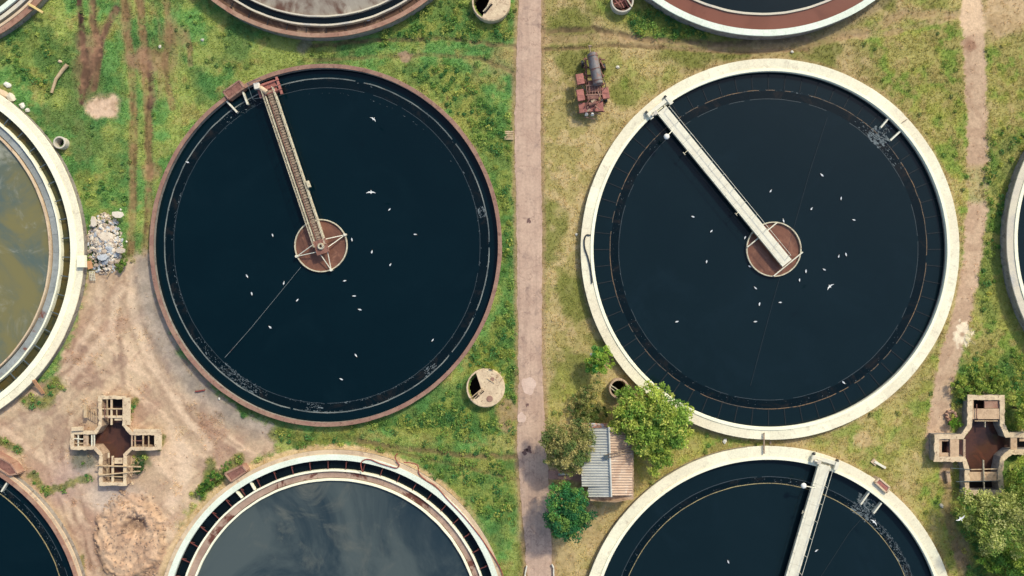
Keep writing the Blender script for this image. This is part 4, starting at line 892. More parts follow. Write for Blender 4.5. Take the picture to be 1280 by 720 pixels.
# ---------------------------------------------------------------- rusty machine
def machine():
    e = empty('rusty_machine', W(740, 108), 'derelict rusty red wheeled machine carrying a grey steel cylinder on dry grass', 'machine')
    a = W(740, 67, 1.9); b = W(747.5, 105, 1.9); d = (b-a).normalized(); s = Vector((-d.y, d.x, 0)); q = MB()
    q.tube([a+d*-.12, a, a+d*.05], .35, 20, .62); q.tube([a+d*.05, b], .64, 24); q.tube([b, b+d*.18], .62, 24, .3)
    q.build('cylinder', M['tankgrey'], e)
    for u in (.4, 2.0, 3.4):
        q = MB(); pts = []
        for i in range(13): t = math.pi*i/12; pts.append(a+d*u+s*math.cos(t)*.67+Vector((0, 0, math.sin(t)*.67)))
        q.tube(pts, .035, 5); q.build('strap', M['rust'], e)
    q = MB()
    for x0, x1 in ((732, 735), (750, 753)): q.bar(W(x0, 72, .9), W(x1, 140, .9), .18, .26)
    for yy in (74, 84, 94, 104, 112, 120, 130, 139): q.bar(W(729, yy, .95), W(756, yy+.5, .95), .14, .16)
    for yy in (78, 90, 100): q.bar(W(731, yy, 1.1), W(734, yy+7, 1.1), .14, .5); q.bar(W(751, yy, 1.1), W(754, yy+7, 1.1), .14, .5)
    q.build('chassis', M['rust'], e)
    for (x, y) in ((728, 80), (755, 84), (726, 120), (757, 124)):
        c_ = W(x, y, .45); q = MB(); q.tube([c_-s*.14, c_+s*.14], .45, 20); wh = q.build('wheel', M['rubber'], e); q = MB(); q.tube([c_-s*.16, c_+s*.16], .2, 12); q.build('rim', M['rust'], wh)
    for (x, y, w_, l_, z) in ((724.5, 99.5, .95, 1.3, 1.5), (725, 119.5, .9, 1.4, 1.45), (756, 117, .9, 1.4, 1.4)):
        q = MB(); q.bar(W(x-.6, y-l_*5, z), W(x+1.8, y+l_*4.6, z+.1), w_, .4); q.bar(W(x-2, y-1, z+.24), W(x+3, y-.2, z+.24), .12, .08); q.build('side_box', M['rustred'], e)
    q = MB(); q.bar(W(733, 128, 1.2), W(734.5, 140, 1.2), 2.0, .1); q.bar(W(748, 126, 1.3), W(749, 139, 1.3), 1.1, .1); q.build('deck', M['rustred'], e)
    q = MB(); z = 1.7
    for k in range(6): q.bar(W(733+k*3.4, 107, z), W(734+k*3.4, 119, z-.1), .09, .09)
    q.bar(W(732, 107, z+.03), W(753, 106, z+.03), .12, .12); q.bar(W(732, 119, z-.03), W(753, 118, z-.03), .14, .14); q.build('rack', M['brown_rim'], e)
    q = MB(); q.bar(W(735, 109, 1.3), W(750, 108.5, 1.3), 1.5, .7); q.bar(W(734, 122, 1.4), W(748, 121, 1.4), .7, .6); q.tube([W(736, 131, 1.5), W(745, 128, 1.5)], .25, 12); q.tube([W(731, 134, 1.4), W(738, 122, 1.7)], .08, 8); q.tube([W(743, 137, 1.5), W(752, 122, 1.6)], .07, 8); q.build('engine', M['rust'], e)
    rm = random.Random(4)
    for k in range(16):
        x_, y_ = rm.uniform(728, 755), rm.uniform(104, 138); z_ = rm.uniform(1.25, 1.75); a2 = rm.random()*3.14; l_ = rm.uniform(.3, .9); q = MB()
        p_ = W(x_, y_, z_); v_ = Vector((math.cos(a2), math.sin(a2), rm.uniform(-.3, .3)))*l_/2
        if k % 2: q.tube([p_-v_, p_+v_], rm.uniform(.04, .1), 8)
        else: q.bar(p_-v_, p_+v_, rm.uniform(.1, .35), rm.uniform(.08, .2))
        q.build('fitting', M[rm.choice(['rust', 'brown_rim', 'rustred', 'grating', 'rubber'])], e)
    for pts_ in ([(730, 92), (726, 100), (729, 110), (737, 116)], [(754, 98), (757, 108), (751, 116), (744, 124)]):
        q = MB(); q.tube([W(p_[0], p_[1], 1.6) for p_ in smooth([(x_, y_, 0) for x_, y_ in pts_])], .05, 6); q.build('hose', M['rubber'], e)
    for x in (733, 740.5):
        q = MB(); c_ = W(x, 143, 1.05); q.tube([c_+Vector((0, .15, 0)), c_+Vector((0, -.1, .12))], .15, 14, .22); q.build('headlight', M['lamp'], e)
    q = MB(); q.bar(W(722, 141, .9), W(751, 142.5, .9), .12, .2); q.bar(W(730, 146, .75), W(744, 149, .75), .1, .1); q.build('bumper', M['brown_rim'], e)
    q = MB(); q.tube([W(737, 58, .8), W(739, 70, 1.0)], .07, 8); q.tube([W(735.5, 57.5, .8), W(739.5, 57.5, .8)], .12, 8); q.build('drawbar', M['grating'], e)
    q = MB(); q.tube([W(722, 108, 1.3), W(719, 112, 1.5), W(721, 116, 1.3)], .05, 6); q.build('hose', M['rubber'], e)
machine()

# ---------------------------------------------------------------- rubble heap, stones, boards
q = MB(); r_ = random.Random(5); q2 = MB(); q3 = MB()
for k in range(900):
    t = r_.random()*6.28; rr = math.sqrt(r_.random()); x = 131+22*rr*math.cos(t)*(1 if True else 0); y = 305+39*rr*math.sin(t)
    z = .85*(1-rr**1.6)+r_.uniform(0, .1); s_ = r_.choice([.1, .14, .18, .26, .42])*r_.uniform(.8, 1.2)*(1.15-rr*.5)
    (q, q2, q3)[r_.randint(0, 2)].rock(W(x, y, z), (s_, s_*r_.uniform(.4, 1), s_*r_.uniform(.3, .6)), k)
M['rub1'] = mottled('rubble_grey', (200, 204, 206), (178, 184, 190), (140, 134, 130), .7, 3., (.54, .66), island=.25)
M['rub2'] = mottled('rubble_pale', (240, 228, 206), (224, 206, 182), (176, 150, 128), .7, 3., (.56, .68), island=.2)
M['rub3'] = mottled('rubble_brown', (206, 188, 166), (184, 164, 144), (140, 118, 102), .7, 3., (.54, .66), island=.25)
heap = empty('rubble_heap', W(131, 305), 'heap of broken concrete rubble beside the left tank at the edge of the bare yard', 'rubble heap')
for m_, k_ in ((q, 'rub1'), (q2, 'rub2'), (q3, 'rub3')): tag(m_.build('rubble', M[k_], heap), kind='stuff')
for (x, y, sx, sy, an, lb) in ((133, 296, 1.5, 1.1, 20, 'broad cream slab on top of the rubble heap'), (150, 313, 1.1, .7, -30, 'tan broken slab on the right flank of the rubble heap'), (117, 277, .7, 1.4, 15, 'long pale slab at the upper left of the rubble heap'), (147, 268, 1.2, .8, 40, 'brownish slab at the upper right of the rubble heap'), (128, 322, 1.2, .9, 60, 'bluish pale slab low in the rubble heap')):
    r2 = random.Random(int(x)); p = W(x, y, .9); pts = []
    for i in range(7): t = 6.283*i/7+R(an); k = r2.uniform(.75, 1.1); pts.append((p.x+sx*k*.6*math.cos(t), p.y+sy*k*.6*math.sin(t)))
    m_ = MB(); m_.prism(pts, .78, .98); o = m_.build('concrete_slab', M['rub1' if 'bluish' in lb else 'rub2'], None, (p.x, p.y, .8)); o.rotation_euler = (r2.uniform(-.25, .25), r2.uniform(-.25, .25), 0); tag(o, lb, 'slab', 'broken slabs on the rubble heap')
for i, (x0, y0, x1, y1, lb) in enumerate(((124, 270, 140, 277, 'upper'), (126, 275, 142, 268, 'lower'), (134, 346, 140, 334, 'fallen'))):
    board(x0, y0, x1, y1, .12, .08, .95 if i < 2 else .3, 'wood', lb+' one of the thin sticks lying on the rubble heap' if i < 2 else 'thin stick at the foot of the rubble heap', 'stick', 'stick')
plate('wooden_board', [(107.5, 327), (113.5, 325.5), (116, 335), (110, 337)], .45, .1, 'woodorange', 'orange board leaning by the rim box at the rubble heap', 'board')
e = empty('metal_grid', W(115, 344), 'small white metal grid lying below the orange board', 'grid'); q = MB()
for k in range(4): q.bar(W(111.5+k*2, 339, .3), W(112.8+k*2, 351, .3), .05, .05)
for k in range(6): q.bar(W(111.5+k*.3, 340+k*2, .33), W(118+k*.3, 339.3+k*2, .33), .05, .05)
q.build('bars', M['paint'], e)
plate('concrete_box', [(96, 319.5), (105.5, 319), (106, 334), (96, 334)], 1.6, .5, 'cream_lip', 'cream concrete box standing on the rim of the left tank', 'box')
for i, (x, y, sx, sy, sz, mt, lb) in enumerate(((10, 106, .9, .6, .4, 'whiteplaster', 'white broken lump beside the upper end of the left tank'), (3, 118, 1.3, 1.2, .6, 'tan_rim', 'large tan lump of concrete on the upper rim of the left tank'), (14, 122, .8, 1.0, .4, 'greyrim', 'grey concrete lump below the white one by the left tank'),
        (28, 132, .8, .6, .35, 'whiteplaster', 'white angular stone right of the concrete lumps by the left tank'), (34, 138, .5, .5, .3, 'whiteplaster', 'small white stone touching the rim of the left tank'), (720.5, 293, .28, .28, .22, 'whiteplaster', 'round white stone at the left edge of the cream rim'),
        (990, 65, .4, .28, .2, 'whiteplaster', 'pale stone on dry grass above the cream-rimmed tank'), (274, 498, .3, .25, .2, 'whiteplaster', 'small white stone on grey gravel below the rusty-rimmed tank'), (24, 598, .5, .2, .15, 'whiteplaster', 'white chip of stone at the rim of the bottom left tank'),
        (906, 551, .6, .5, .25, 'whiteplaster', 'pale rock in the grass between the two cream-rimmed tanks'), (963, 553.5, .35, .25, .2, 'tan_rim', 'tan stone in the narrow gap between the two cream-rimmed tanks'), (75, 77, .45, .35, .25, 'tan_rim', 'pinkish stone at the top end of the pale log'),
        (200, 58, .4, .3, .2, 'greyrim', 'grey stone on the muddy ground at upper left'), (253, 50, .45, .35, .2, 'greyrim', 'light grey stone near the rusty pink rim at upper left'), (772, 84, .35, .45, .2, 'whiteplaster', 'pale stone just right of the rusty machine'), (203, 660, .35, .3, .2, 'whiteplaster', 'pale stone on the right shoulder of the earth mound'),
        (151, 262, .22, .22, .2, 'whiteplaster', 'tiny white stone above the rubble heap'), (158, 302, .2, .25, .15, 'whiteplaster', 'tiny pale stone right of the rubble heap'), (1177, 632, .5, .4, .25, 'greyrim', 'grey stone below the west arm of the bushy right chamber'))):
    m_ = MB(); m_.rock(W(x, y, sz*.3), (sx*.66, sy*.66, sz*.7), i+70, 1); tag(m_.build('stone', M[mt], None, W(x, y)), lb, 'stone')
def log(pts, r, mat, label, name='log', cat='log'):
    P = [W(*p) for p in pts]; q = MB(); q.tube(P, r, 9, r*.7); o = P[0].copy(); return tag(q.build(name, M[mat], None, o), label, cat)
log([(84, 81, .3), (78, 88, .3), (70, 99, .3), (64.5, 116, .25)], .24, 'wood', 'pale bent log lying in the green grass at upper left')
board(35.5, 5, 54, 16, .3, .25, 1.3, 'yellow', 'yellow pipe resting across the rim of the top left tank', 'pipe', 'pipe', z1=.8)
board(42, 475, 54, 492, .42, .12, 1.25, 'woodorange', 'orange plank leaning from the rim of the left tank down to the earth', 'plank', 'plank', z1=.2)
board(244, 489.5, 256, 487.5, .16, .12, .15, 'redhose', 'short red bar on the gravel below the rusty-rimmed tank', 'bar', 'metal_bar')
board(255, 606, 272, 595, .14, .12, .5, 'woodorange', 'orange rusty bar in the plants above the cloudy grey tank', 'bar', 'metal_bar')
board(1093, 577, 1107, 585, .3, .14, .2, 'paint', 'white board lying in the grass above the bottom right tank', 'board'); board(1090, 575, 1096, 580, .6, .12, .12, 'tan_rim', 'short tan board touching the end of the white board', 'board')
board(738, 442, 743, 446, .32, .35, 1.5, 'whiteplaster', 'small white post cap beside the bright little bush', 'post', 'post')
e = empty('wooden_pallet', W(637, 169), 'small pale pallet in the grass at the left road edge', 'pallet')
q = MB()
for k in range(5): q.bar(W(630.5, 164.5+k*2.3, .2), W(642, 164.5+k*2.3, .2), .17, .05)
q.build('boards', M['wood'], e); q = MB()
for k in range(3): q.bar(W(631+k*5, 163.5, .1), W(631+k*5, 174.5, .1), .1, .14)
q.build('bearers', M['wood'], e)
for pts, lb in (([(658.5, 707), (657.5, 712), (656.5, 717), (656, 724)], 'left'), ([(690, 705), (692, 710), (692, 717), (692.5, 726)], 'right')):
    m_ = MB()
    for (x0, y0), (x1, y1) in zip(pts[:-1], pts[1:]): m_.bar(W(x0, y0+.3, .22), W(x1, y1-.3, .22), .16, .26)
    tag(m_.build('kerb', M['whiteplaster'], None, W(*pts[0])), 'white kerb stones on the '+lb+' side of the road at the bottom edge', 'kerb')
q = MB()
for i in range(9):
    t = 6.283*i/9; q.rock(W(1189+6*math.cos(t), 520+6*math.sin(t), .15), (.28, .24, .2), 200+i)
tag(q.build('stone_ring', M['pink_rim'], None, W(1189, 520)), 'small ring of pale stones beside the path and the right chamber', 'stone ring')
board(1184, 588, 1186, 602, .5, .3, .3, 'concrete2', 'grey-brown concrete block lying left of the right chamber', 'block', 'concrete_block')
board(955, 541, 955, 567, .16, .12, 1.12, 'grating', 'thin dark rail bridging the gap between the two cream-rimmed tanks', 'rail', 'rail')
board(1128, 153, 1134, 149, .1, .05, 1.03, 'grating', 'dark stick on the upper right of the cream rim', 'stick', 'stick')

q = MB(); r_ = random.Random(9)
for k in range(520):
    t = r_.random()*6.283; rr = r_.gauss(40, 4.5); x = 163+rr*math.cos(t); y = 672+rr/.82*math.sin(t)
    if y < 740 and x < 206: s_ = abs(r_.gauss(.08, .07))+.05; q.rock(W(x, y, .12), (s_, s_*.8, s_*.6), k)
for k in range(260):
    t = r_.random()*6.283; rr = r_.random()**.5*38; s_ = r_.uniform(.05, .13); q.rock(W(163+rr*math.cos(t), 672+rr*1.2*math.sin(t), .62), (s_, s_*.8, s_*.6), k)
for k in range(240):
    x, y = r_.uniform(60, 330), r_.uniform(370, 720); s_ = r_.uniform(.04, .11)
    if dpoly(np.array([x]), np.array([y]), DIRT)[0] < -3 and min(dpoly(np.array([x]), np.array([y]), CH_W)[0], 99) > 8: q.rock(W(x, y, .04), (s_, s_, s_*.6), k)
M['clod'] = mottled('dry_clods', (204, 170, 138), (176, 144, 118), None, 2., island=.4)
tag(q.build('clods', M['clod'], None, W(163, 672)), 'dry clods and pebbles strewn around the earth mound and over the bare yard', 'clods', None, 'stuff')

# ---------------------------------------------------------------- gulls
def gull(flying, label, group):
    e = bpy.data.objects.new('gull', None); col.objects.link(e); tag(e, label, 'gull', group)
    q = MB(); sec = [(-.26, .01, .02), (-.2, .045, .03), (-.08, .09, .075), (.06, .1, .085), (.15, .065, .065), (.2, .05, .06), (.25, .055, .06), (.29, .035, .04), (.31, .015, .015)]
    n = 10; vs = []; up = [.05, .04, 0, 0, .03, .08, .11, .11, .1]
    for (x, ry_, rz_), u in zip(sec, up):
        for i in range(n): t = 6.283*i/n; vs.append((x*1.15, ry_*1.15*math.cos(t), .08+u+rz_*math.sin(t)))
    fs = [(k*n+i, k*n+(i+1) % n, (k+1)*n+(i+1) % n, (k+1)*n+i) for k in range(len(sec)-1) for i in range(n)]+[tuple(range(n)), tuple(range(len(vs)-n, len(vs)))]
    q.add(vs, fs, True); b = q.build('body', M['white'], None); b.parent = e
    q = MB(); q.tube([(.35, 0, .18), (.43, 0, .165)], .02, 6, .004); k = q.build('beak', M['beak'], None); k.parent = e
    for s in (-1, 1):
        q = MB()
        if flying:
            P = [(.1, 0), (.14, .22), (.05, .38), (-.12, .62), (-.18, .64), (-.1, .36), (-.08, .2), (-.12, 0)]; pts = [(x, s*(y+.05)) for x, y in P]; q.prism(pts, .12, .145)
            vs = [(x, y, z+abs(abs(y))*.12) for x, y, z in q.v]; q.v = vs
        else:
            P = [(.13, .06), (.08, .11), (-.1, .12), (-.3, .03), (-.34, .0), (-.1, .02)]; pts = [(x, s*y) for x, y in P]; q.prism(pts, .14, .175)
        o = q.build('wing', M['white' if flying else 'grey_feathers'], None); o.parent = e
    return e
proto_f = None; protos = {}
def place_gull(x, y, z, rot, label, group, fly=False, sc=1.):
    if fly not in protos:
        o = gull(fly, label, group); protos[fly] = o
    else:
        src = protos[fly]; o = src.copy(); col.objects.link(o); o['label'] = label; o['group'] = group
        for ch in src.children: c2 = ch.copy(); col.objects.link(c2); c2.parent = o
    o.location = W(x, y, z); o.rotation_euler = (0, 0, rot); o.scale = (sc*random.uniform(.85, 1.1), sc*random.uniform(.95, 1.2), sc)
DIRS = ['right of', 'upper right of', 'above', 'upper left of', 'left of', 'lower left of', 'below', 'lower right of']; ORD = ['nearest', 'second', 'third', 'fourth', 'fifth', 'sixth', 'seventh', 'eighth', 'ninth']
def flock(pts, centre, zw, where, group, sc=.68):
    bins = {}
    for p in pts: d = math.atan2(centre[1]-p[1], p[0]-centre[0]); bins.setdefault(int(round(d/(math.pi/4))) % 8, []).append(p)
    for b, L in bins.items():
        L.sort(key=lambda p: math.hypot(p[0]-centre[0], p[1]-centre[1]))
        for i, p in enumerate(L):
            who = 'only white gull' if len(L) == 1 else ORD[i]+' white gull'
            place_gull(p[0], p[1], zw, random.uniform(0, 6.28), '%s %s the well %s' % (who, DIRS[b], where), group, False, sc*random.uniform(.9, 1.08))
flock([(487, 262), (519, 293), (341, 294), (440, 299.5), (465, 315), (488, 331), (355, 354), (431, 351), (372, 375), (443, 370), (338, 409), (450, 387), (541, 425), (445, 444), (427, 474), (315, 367), (309, 345), (235, 203)], (401, 307), .35, 'on the rusty-rimmed tank', 'gulls afloat on the rusty-rimmed tank')
flock([(963, 239), (1027, 219), (1051, 248), (1014, 261), (979, 276), (1067, 275), (1048, 320.5), (1057, 318), (1030, 337), (1007, 339), (999, 350), (866, 271), (889, 289), (931, 297), (883, 327), (937, 333), (944, 360), (949, 380), (944, 402), (846, 402), (975, 378), (1054, 478)], (967.5, 311.5), .3, 'on the full cream-rimmed tank', 'gulls afloat on the cream-rimmed tank')
place_gull(910, 702, .3, 2., 'lone gull afloat left of the bottom right bridge', 'gulls on the bottom right tank', False, .68); place_gull(1020, 688, .3, .6, 'lone gull afloat right of the bottom right bridge', 'gulls on the bottom right tank', False, .68)
place_gull(462, 25, .42, .6, 'gull standing in the brown channel of the top tank', 'gulls on the bare channel', False, 1.1)
place_gull(464, 240.5, 6, math.pi/2, 'white gull flying with wings spread over the rusty-rimmed tank', 'gulls in flight', True, .8)
place_gull(467, 149, 3, .9, 'smaller white gull in flight near the top of the rusty-rimmed tank', 'gulls in flight', True, .62)
place_gull(1037, 358, 4, 2.3, 'white gull with half open wings at the lower right of the white footbridge', 'gulls in flight', True, .7)
place_gull(1200, 648, 9, -1.05, 'white gull gliding past the pale tree at the right edge', 'gulls in flight', True, .8)
place_gull(1092, 652, 2, .8, 'white gull landing on the weir of the bottom right tank', 'gulls in flight', True, .75)

# ---------------------------------------------------------------- grass and weeds
def scatter(n, lo=(-66, -38), hi=(66, 38)):
    x = rng.uniform(lo[0], hi[0], n); y = rng.uniform(lo[1], hi[1], n); return x, y
def blades(n, name):
    x, y = scatter(n); c, h, d, wd = field(x*10+640, 360-y*10)
    keep = rng.random(n) < np.clip(d, 0, 1); x, y, c, h, wd, d = x[keep], y[keep], c[keep], h[keep], wd[keep], d[keep]; n = len(x); K = 3
    V = np.zeros((n, K, 3, 3)); rgb = np.zeros((n, K, 3, 3))
    clump = fb(x*10+640, 360-y*10, 8, 300, 2)
    for k in range(K):
        a = rng.random(n)*6.283; L = rng.uniform(.1, .3, n)*(1+.7*wd); up = rng.uniform(.08, .24, n)*(.6+.8*clump)
        ca, sa = np.cos(a), np.sin(a); wv = rng.uniform(.03, .06, n); ox, oy = rng.normal(0, .08, n), rng.normal(0, .08, n)
        V[:, k, 0] = np.stack([x+ox-sa*wv, y+oy+ca*wv, h-.03], -1); V[:, k, 1] = np.stack([x+ox+sa*wv, y+oy-ca*wv, h-.03], -1); V[:, k, 2] = np.stack([x+ox+ca*L, y+oy+sa*L, h+up], -1)
        t = rng.uniform(1.1, 1.5, n)[:, None]*np.array([1., 1., .9]); hue = rng.uniform(-.1, .12, n)
        cc = c*t; cc[:, 0] *= 1+hue; rgb[:, k] = cc[:, None, :]
    V = V.reshape(-1, 3); F = np.arange(len(V)).reshape(-1, 3)
    me = np_mesh(name, V, F, np.clip(rgb.reshape(-1, 3), 0, .85), M['leaf']); return link(name, me)
tag(blades(230000, 'grass'), 'short green and straw-coloured grass between the tanks', 'grass', None, 'stuff')
def leafcloud(cx, cy, cz, ln, size, base, n_rgb):
    """ln leaves at given positions (arrays) -> verts, faces, rgb"""
    n = len(cx); nrm = rng.normal(size=(n, 3)); nrm[:, 2] = np.abs(nrm[:, 2])+.35; nrm /= np.linalg.norm(nrm, axis=1)[:, None]
    t = np.cross(nrm, rng.normal(size=(n, 3))); t /= np.linalg.norm(t, axis=1)[:, None]; b = np.cross(nrm, t); s = size[:, None]
    P = np.stack([cx, cy, cz], -1)
    V = np.stack([P-t*s, P-b*s*.55, P+t*s, P+b*s*.55], 1).reshape(-1, 3); F = np.arange(4*n).reshape(-1, 4); return V, F, np.repeat(n_rgb, 4, 0)
def weeds(n, K):
    x, y = scatter(n); c, h, d, wd = field(x*10+640, 360-y*10); keep = rng.random(n) < wd*.8; x, y, c, h, wd = x[keep], y[keep], c[keep], h[keep], wd[keep]; n = len(x)
    r = rng.uniform(.18, .62, n)*(.6+.5*wd); th = rng.random((n, K))*6.283; rr = np.sqrt(rng.random((n, K)))*r[:, None]; zz = h[:, None]+(r[:, None]*.9)*np.sqrt(np.clip(1-(rr/r[:, None])**2, 0, 1))*rng.uniform(.5, 1.05, (n, K))
    X = x[:, None]+rr*np.cos(th); Y = y[:, None]+rr*np.sin(th)
    pal = np.array([G3((104, 140, 66)), G3((150, 162, 80)), G3((74, 122, 66)), G3((172, 176, 90)), G3((126, 150, 72))]); pk = pal[rng.choice(5, n, p=[.3, .16, .3, .06, .18])]
    pk = pk*1.12; rt = (x > 1.5) & (y < 33); pk = np.where(rt[:, None], pk*np.array([1.28, 1.14, 1.02]), pk)
    sp = np.clip(wd*2.2, 0, 1)[:, None]; pk = pk*(.35+.65*sp)+c*1.2*(.65-.65*sp)
    rgb = (pk*rng.uniform(.85, 1.2, n)[:, None])[:, None, :]*rng.uniform(.85, 1.18, (n, K))[..., None]
    V, F, C_ = leafcloud(X.ravel(), Y.ravel(), zz.ravel(), 0, rng.uniform(.08, .17, n*K), 0, np.clip(rgb.reshape(-1, 3), 0, .7)); return link('weeds', np_mesh('weeds', V, F, C_, M['leaf']))
tag(weeds(24000, 30), 'low leafy weeds in the belts beside the tanks and the road', 'weeds', None, 'stuff')

# ---------------------------------------------------------------- trees and bushes
def tree(name, label, cat, cx, cy, lobes, height, pal, nl, leaf=.13, group='trees and bushes among the tanks', trunk=.18, drift=0.):
    """lobes: (dx, dy, dz, r) photo-map offsets from the centre; dz in metres above ground, r in metres"""
    base = W(cx, cy, 0); zc = height*.6; base = W(cx, cy, zc); base.z = 0
    e = empty(name, base, label, cat, group)
    pts = []; cols = []; pal = [G3(p) for p in pal]
    Lb = [(base.x+dx/10, base.y-dy/10, dz, r) for dx, dy, dz, r in lobes]
    tot = sum(l[3]**2 for l in Lb); sub = []
    for (x, y, z, r) in Lb:
        k = int(30*(r/1.6)**1.6)+8
        for _ in range(k):
            u = rng.normal(size=3); u /= np.linalg.norm(u); u[2] = abs(u[2])*.9-.15
            q = rng.uniform(.5, 1.2)*r; sub.append((x+u[0]*q, y+u[1]*q, max(.4, z+u[2]*q*.8), r*rng.choice([.12, .18, .26, .36])*rng.uniform(.85, 1.15)))
    ntot = sum(s[3]**2 for s in sub)
    X = []; Y = []; Z = []; CC = []
    for (x, y, z, r) in sub:
        k = max(6, int(nl*r*r/ntot)); u = rng.normal(size=(k, 3)); u /= np.linalg.norm(u, axis=1)[:, None]; q = r*rng.uniform(.35, 1.12, k)**.7
        X.append(x+u[:, 0]*q); Y.append(y+u[:, 1]*q); Z.append(np.maximum(.15, z+u[:, 2]*q*.7)); t = rng.random()
        i = min(len(pal)-1, int(t*len(pal))); CC.append((pal[i]*rng.uniform(.8, 1.2))[None, :]*rng.uniform(.78, 1.22, k)[:, None])
    X, Y, Z = map(np.concatenate, (X, Y, Z)); CC = np.clip(np.concatenate(CC), 0, .7)
    V, F, C_ = leafcloud(X, Y, Z, 0, rng.uniform(leaf*.6, leaf*1.25, len(X)), 0, CC)
    link('crown', np_mesh('crown', V, F, C_, M['leaf']), e)
    q = MB(); top = Vector((base.x, base.y, height*.55)); q.tube([Vector((base.x, base.y, -.2)), Vector((base.x+.05, base.y, height*.25)), top], trunk, 9, trunk*.6)
    for (x, y, z, r) in Lb:
        m = Vector((base.x*.6+x*.4, base.y*.6+y*.4, height*.45)); q.tube([Vector((base.x, base.y, height*.28)), m, Vector((x, y, z))], trunk*.55, 7, trunk*.15)
    q.build('trunk', M['bark'], e); return e
BR = [(172, 188, 82), (140, 170, 72), (192, 198, 100), (108, 148, 64)]
OL = [(166, 160, 98), (136, 144, 80), (184, 174, 112), (106, 130, 72)]
DK = [(62, 128, 76), (84, 146, 74), (50, 110, 68), (124, 160, 78)]
tree('broadleaf_tree', 'large bright green tree overhanging the cream rim beside the shed', 'tree', 806, 528, [(-18, -16, 3.0, 2.3), (6, -26, 3.2, 2.2), (20, -6, 3.4, 2.7), (-2, 4, 3.6, 2.5), (38, 8, 2.8, 1.9), (18, 46, 2.1, 1.7), (0, 26, 2.8, 1.5), (30, 24, 2.8, 1.8), (-30, 0, 2.8, 1.5)], 5, BR, 24000, .17, trunk=.24)
tree('olive_tree', 'olive yellow tree between the road and the tin roof', 'tree', 709, 553, [(-12, -8, 3.6, 1.9), (10, -10, 3.8, 1.9), (0, 8, 4., 2.0), (-14, 16, 3.2, 1.4), (12, 20, 3.0, 1.4), (-2, 34, 2.4, 1.1), (20, 4, 3.2, 1.2)], 5.5, OL, 15000, .12, trunk=.16)
tree('dark_tree', 'dark green rounded tree at the road edge below the shed', 'tree', 710, 640, [(-10, -17, 3.0, 1.6), (4, -14, 3.4, 1.7), (11, 0, 3.4, 1.7), (-8, 5, 3.8, 1.9), (2, 19, 3.0, 1.6), (-13, 19, 2.6, 1.3), (16, 9, 2.6, 1.1)], 5.5, DK, 17000, .125, trunk=.17)
WL = [(188, 194, 110), (164, 178, 90), (200, 202, 126), (128, 156, 74)]
tree('willow_tree', 'large pale feathery tree below the right chamber at the right edge', 'tree', 1257, 652, [(-34, -18, 2.8, 1.9), (-14, -12, 3.6, 2.3), (10, -10, 4.4, 2.4), (30, -24, 4.6, 2.4), (-10, 10, 4.2, 2.4), (20, 16, 4.2, 2.2), (40, 4, 4.6, 2.4), (-30, 4, 2.6, 1.3)], 6.5, WL, 26000, .13, trunk=.24)
tree('leafy_tree', 'yellow-green tree filling the corner right of the chamber below its right arm', 'tree', 1284, 594, [(-8, -6, 3.2, 1.8), (6, 4, 3.8, 2.2), (14, -14, 3.8, 2.), (-6, 14, 3., 1.6)], 5, BR, 9000, .13, trunk=.16)
tree('leafy_tree', 'yellow-green tree at the right edge above the chamber arm', 'tree', 1279, 512, [(0, -4, 1.6, 1.2), (8, 4, 2.0, 1.5), (2, 12, 1.6, 1.1), (12, -10, 1.8, 1.3)], 3., BR, 5000, .12, trunk=.15)
tree('bush', 'small bright bush with a long shadow beside the cream rim', 'bush', 747, 451, [(-5, 3, 1.8, 1.0), (5, -8, 2.6, 1.1), (7, 3, 2.2, 1.05), (-2, 10, 1.4, .9), (0, -2, 2.6, 1.1)], 3.4, [(166, 190, 76), (140, 174, 70), (90, 150, 70)], 5600, .1, trunk=.07)
tree('bush', 'thin straggly bush below the small bright one', 'bush', 736, 497, [(-6, -2, .9, 1.0), (6, -8, 1.2, 1.1), (-2, 8, 1.0, 1.1), (-14, 4, .8, .9), (8, 12, .8, .9), (-20, 12, .6, .8)], 1.8, OL, 3600, .1, trunk=.05)
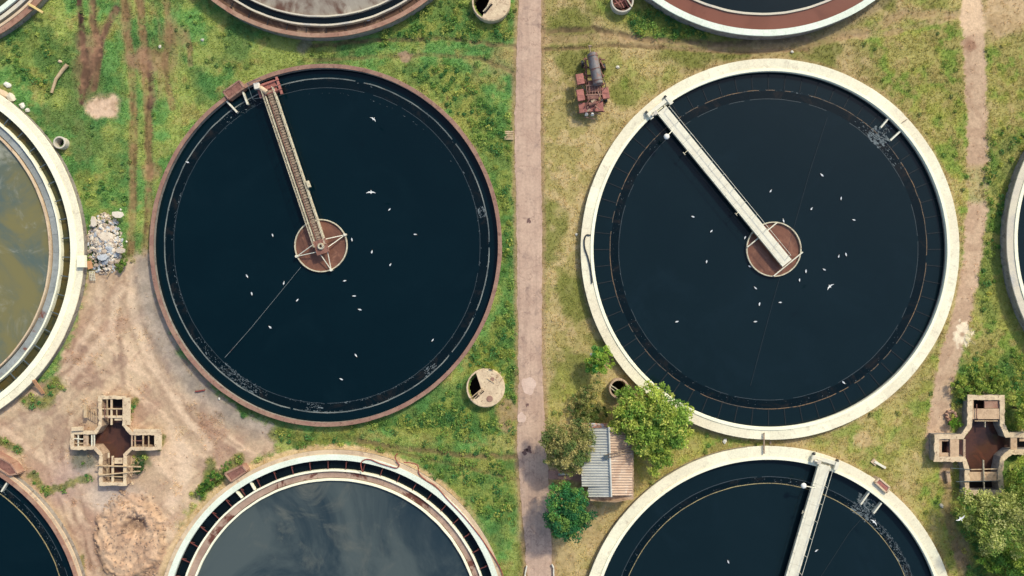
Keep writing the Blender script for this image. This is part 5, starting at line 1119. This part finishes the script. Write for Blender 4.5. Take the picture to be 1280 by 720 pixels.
tree('bush', 'straggly green bush just above the tarpaulin', 'bush', 738, 518, [(-12, 0, .9, .9), (2, 2, .9, .8), (12, -2, .9, .9)], 1.8, [(108, 122, 58), (84, 104, 50), (130, 134, 76)], 3000, .1, trunk=.05)
tree('bush', 'little bright green bush beside the ring of stones', 'bush', 1194, 529, [(-2, 0, .6, .5), (3, 1, .7, .55), (0, -3, .6, .45)], 1.2, [(134, 170, 58), (108, 150, 50)], 1600, .09, trunk=.04)
tree('hedge', 'clipped looking green hedge along the top of the right chamber', 'hedge', 1222, 488, [(-24, -4, .6, .8), (-14, 0, .7, .9), (-2, -2, .8, 1.0), (10, 0, .8, 1.0), (22, -4, .8, 1.0), (-18, -12, .5, .8), (4, -14, .6, .9), (28, -14, .7, 1.1)], 1.4, [(148, 168, 72), (166, 178, 84), (116, 146, 62)], 6000, .1, trunk=.06)
tree('bush', 'round green bush in the corner of the yard by the rubble heap', 'bush', 151, 333, [(0, 0, .5, .6), (3, -6, .5, .5), (-1, 6, .4, .4)], 1.1, [(106, 140, 60), (122, 140, 66)], 1300, .09, trunk=.04)
tree('bush', 'leafy green plants against the white coping of the cloudy grey tank', 'bush', 257, 608, [(-8, 8, .5, .6), (-2, 0, .6, .6), (6, -7, .7, .7), (14, -14, .6, .6), (24, -22, .5, .5)], 1.2, [(84, 128, 52), (116, 146, 62), (60, 104, 46)], 2600, .09, trunk=.04)
tree('bush', 'dark bushy clump at the lower right of the west chamber', 'bush', 174, 585, [(0, -8, .5, .6), (-3, 2, .5, .6), (4, -2, .4, .5)], 1.1, [(60, 92, 52), (84, 110, 60)], 1400, .08, trunk=.04)
tree('bush', 'small light round bush touching the top of the round pit', 'bush', 612, 459, [(0, 0, .9, .55)], 1.5, [(164, 172, 72), (140, 156, 62)], 900, .09, trunk=.04)
tree('leafy_tree', 'green and yellow bushy tree below the pale tree at the right edge', 'tree', 1268, 700, [(-30, 6, 1.2, 1.1), (-14, -4, 1.6, 1.4), (4, 4, 2., 1.6), (20, -4, 2., 1.6), (-10, 18, 1.4, 1.2)], 3, [(126, 164, 66), (160, 180, 76), (96, 140, 62)], 9000, .12, trunk=.1)
